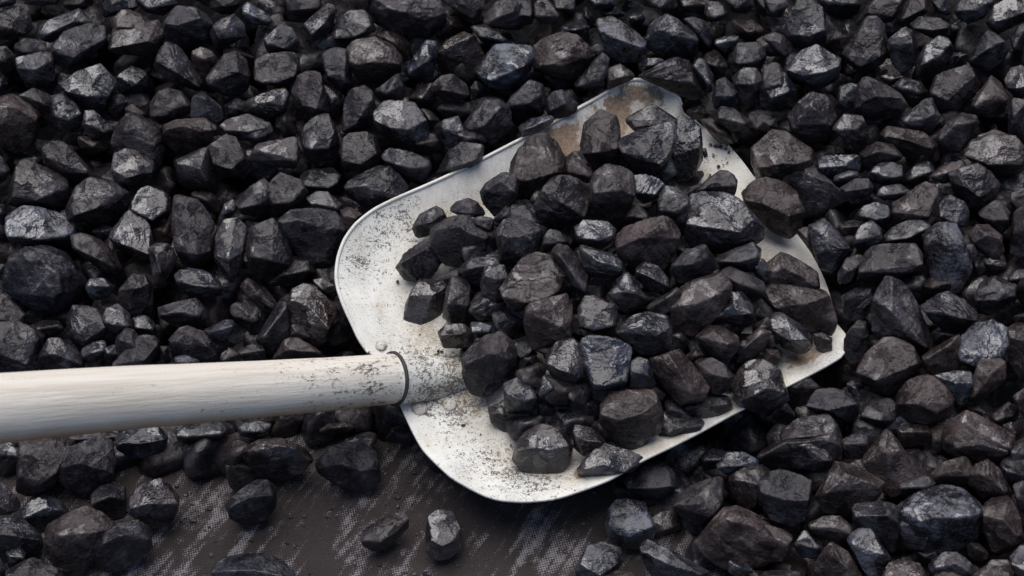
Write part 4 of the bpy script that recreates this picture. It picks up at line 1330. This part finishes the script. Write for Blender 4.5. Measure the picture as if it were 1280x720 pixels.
428 medium dull blocky coal lump just below the largest pale-topped lump
429 medium brownish blocky coal lump further right of the brown-ridged lump
431 medium brownish angular coal lump just lower right of the largest pale-topped lump
432 small dull upright coal lump further lower right of the shiny slanting lump
""".strip().splitlines():
    _k, _v = _l.split(" ", 1); LABELS[int(_k)] = _v
lumps = []
ox = oy = 0
for line in TRACE.strip().splitlines():
    if line[0] == '@':
        ox, oy = map(int, line[1:].split()); continue
    a, b, fl = line.split('|')
    pp = lambda s: [(ox + float(q.split(',')[0]) * 2.5, oy + float(q.split(',')[1]) * 2.5) for q in s.split()]
    lumps.append((pp(a), pp(b), fl))
def area(P): return abs(sum(P[i - 1][0] * P[i][1] - P[i][0] * P[i - 1][1] for i in range(len(P)))) / 2
def shown(P):                                              # how much of it lies in the frame
    xs = [min(max(p[0], 0), 1280) for p in P]; ys = [min(max(p[1], 0), 720) for p in P]
    return area(list(zip(xs, ys)))
rank = sorted(range(len(lumps)), key=lambda i: -shown(lumps[i][0]) * (.5 if 'd' in lumps[i][2] else 1))
own = set(rank[:NOWN])
hv, hf, ht = [], [], []                                    # the mass of small lumps between and below
def to_heap(v, f, tint, at=(0, 0, 0)):
    o = sum(len(q) for q in hv); hv.append(np.asarray(v) + np.array(at)); hf.append(f + o); ht.append(np.tile(np.array(tint, 'f'), (len(v), 1)))
for i, (out, ridge, fl) in enumerate(lumps):
    rnd = random.Random(i * 13 + 5)
    fn = load_z if 's' in fl else heap_z
    P, c, R_ = lump_points(out, ridge, fn, fl, rnd)
    big = area(out)
    level = (6 if big > 1900 else 5) if i in own and big > 900 else 4
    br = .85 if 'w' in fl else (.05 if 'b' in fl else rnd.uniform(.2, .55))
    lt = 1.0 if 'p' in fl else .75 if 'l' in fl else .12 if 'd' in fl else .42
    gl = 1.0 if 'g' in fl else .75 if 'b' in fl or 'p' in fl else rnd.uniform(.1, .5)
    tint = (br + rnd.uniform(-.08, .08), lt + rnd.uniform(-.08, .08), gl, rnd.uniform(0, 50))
    v, f = rock(P, level, rnd.uniform(45, 130), rnd.uniform(.06, .10), i + 1)
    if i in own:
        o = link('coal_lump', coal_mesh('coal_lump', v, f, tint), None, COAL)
        o.location = c
        lab = LABELS.get(i)
        tag(o, lab or 'black coal lump lying in the heap', 'coal lump', 'coal lumps loaded on the shovel' if 's' in fl else 'coal lumps lying on the bare tarpaulin' if heap_z(c.x, c.y) < .027 else 'coal lumps of the heap around the shovel')
    else:
        to_heap(v, f, tint, c)
# filler lumps under and beyond the ones in view
rnd = random.Random(77)
inside = [on_blade(x, y, 0) for x, y, h_ in OUT]
def under_blade(x, y, m=.02):
    q = Vector((x, y)); s = None; n_ = len(inside); hit = False
    for i in range(n_):
        a, b = inside[i - 1], inside[i]
        if (a.y > y) != (b.y > y) and x < (b.x - a.x) * (y - a.y) / (b.y - a.y) + a.x: hit = not hit
    return hit or min((q - p.to_2d()).length for p in inside) < m
tanx = SENSOR / LENS / 2
def frame_pos(p):
    q = p - CAM; z = q.dot(VIEW); return q.dot(RIGHT) / z / tanx, q.dot(UPV) / z / (tanx * .5625)
step = .035
y = -.50
while y < .95:
    x = -.95
    while x < .95:
        X, Y = x + rnd.uniform(-.012, .012), y + rnd.uniform(-.012, .012)
        H = heap_z(X, Y)
        u_, v_ = frame_pos(Vector((X, Y, H)))
        infr = abs(u_) < 1.04 and abs(v_) < 1.06
        x += step
        if H < .031: 
            continue
        r = rnd.uniform(.020, .031)
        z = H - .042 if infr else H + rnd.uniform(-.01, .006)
        if under_blade(X, Y): z = min(z, blade_z(X, Y) - .036)
        if z < r * .35: z = r * .35
        ax = Vector((rnd.gauss(0, 1), rnd.gauss(0, 1), rnd.gauss(0, 1))).normalized()
        M = Matrix.Rotation(rnd.uniform(0, 6), 3, ax)
        P = []
        for _ in range(16):
            w = Vector((rnd.gauss(0, 1), rnd.gauss(0, 1), rnd.gauss(0, 1))).normalized()
            P.append(tuple(M @ Vector((w.x * r * 1.25, w.y * r, w.z * r * .8))))
        v, f = rock(P, 4, 30, .1, rnd.random() * 900)
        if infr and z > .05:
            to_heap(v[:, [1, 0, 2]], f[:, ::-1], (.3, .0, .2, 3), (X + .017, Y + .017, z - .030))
        to_heap(v, f, (rnd.uniform(.1, .7), rnd.uniform(0, .12) if infr else rnd.uniform(.2, .7), rnd.uniform(.1, .6), rnd.uniform(0, 50)), (X, Y, z))  # fillers in view tinted darker, painting shade into the gaps
    y += step
LOAD = LOADP
def in_poly(x, y, P):
    hit = False
    for i in range(len(P)):
        (ax, ay), (bx, by) = P[i - 1], P[i]
        if (ay > y) != (by > y) and x < (bx - ax) * (y - ay) / (by - ay) + ax: hit = not hit
    return hit
LP = [on_blade(x, y, .01) for x, y in LOAD]; lp2 = [(q.x, q.y) for q in LP]; lc = sum(LP, Vector()) / len(LP)
for ix in range(24):                                        # lower layers of the load on the blade
    for iy in range(24):
        X, Y = -.14 + .022 * ix + rnd.uniform(-.007, .007), -.24 + .022 * iy + rnd.uniform(-.007, .007)
        for lay, sh in ((0, 1.06), (1, 1.35)):
            if not in_poly(lc.x + (X - lc.x) * sh, lc.y + (Y - lc.y) * sh, lp2): continue
            r = rnd.uniform(.012, .017)
            P = []
            for _ in range(14):
                w = Vector((rnd.gauss(0, 1), rnd.gauss(0, 1), rnd.gauss(0, 1))).normalized()
                P.append((w.x * r * 1.25, w.y * r, w.z * r * .85))
            v, f = rock(P, 4, 60, .09, rnd.random() * 900)
            to_heap(v, f, (rnd.uniform(.1, .6), rnd.uniform(.0, .25), rnd.uniform(.1, .6), rnd.uniform(0, 50)), (X, Y, blade_z(X, Y) + r * .8 + lay * .020))
me = trimesh('coal_heap', np.vstack(hv), np.vstack(hf))
a = me.attributes.new('tint', 'FLOAT_COLOR', 'POINT'); a.data.foreach_set('color', np.vstack(ht).ravel())
tag(link('coal_heap', me, None, COAL), 'mass of smaller black coal lumps filling the gaps of the heap', 'coal', None, 'stuff')
# dust and crumbs on the tarpaulin and on the blade
cv, cf, ct = [], [], []
def crumb(p, r):
    u, f = ICO1
    w = Vector((rnd.random() * 50, rnd.random() * 50, 0)); o = len(cv)
    s = (rnd.uniform(.7, 1.4), rnd.uniform(.6, 1.2), rnd.uniform(.4, .8))
    for q in u:
        k = r * (1 + .45 * noise.noise(Vector(q) * 1.3 + w)); cv.append((p[0] + q[0] * k * s[0], p[1] + q[1] * k * s[1], p[2] + q[2] * k * s[2]))
        ct.append(tt)
    cf.extend(tuple(i + o for i in t) for t in f)
ICO1 = ico(2)
for _ in range(900):
    px, py = rnd.uniform(-20, 960), rnd.uniform(520, 740)
    p = on_plane(px, py, Vector((0, 0, 0)), Vector((0, 0, 1)))
    if heap_z(p.x, p.y) > .05: continue
    tt = (rnd.uniform(.2, .9), rnd.uniform(.2, 1), rnd.uniform(.1, .6), rnd.uniform(0, 50))
    r = .0006 + .0020 * rnd.random() ** 4
    crumb((p.x, p.y, .004 * noise.noise((p.x * 5, p.y * 5, 0)) + r * .3), r)
for _ in range(260):
    px, py = rnd.choice([(rnd.gauss(900, 16), rnd.gauss(192, 16)), (rnd.gauss(560, 60), rnd.gauss(330, 70)), (rnd.gauss(640, 60), rnd.gauss(560, 30)), (rnd.gauss(560, 40), rnd.gauss(490, 30))])
    best = on_blade(px, py, .0016)
    if not under_blade(best.x, best.y, 0) or min((best - q).length for q in inside) < .035 and px < 860: continue
    tt = (rnd.uniform(.2, .9), rnd.uniform(.1, .5), rnd.uniform(.1, .6), rnd.uniform(0, 50))
    crumb(best, .0004 + .0016 * rnd.random() ** 3)
me = pydata('coal_crumbs', cv, cf, False)
a = me.attributes.new('tint', 'FLOAT_COLOR', 'POINT'); a.data.foreach_set('color', np.array(ct, 'f').ravel())
tag(link('coal_crumbs', me, None, COAL), 'fine coal crumbs scattered on the tarpaulin and the blade', 'coal crumbs', None, 'stuff')
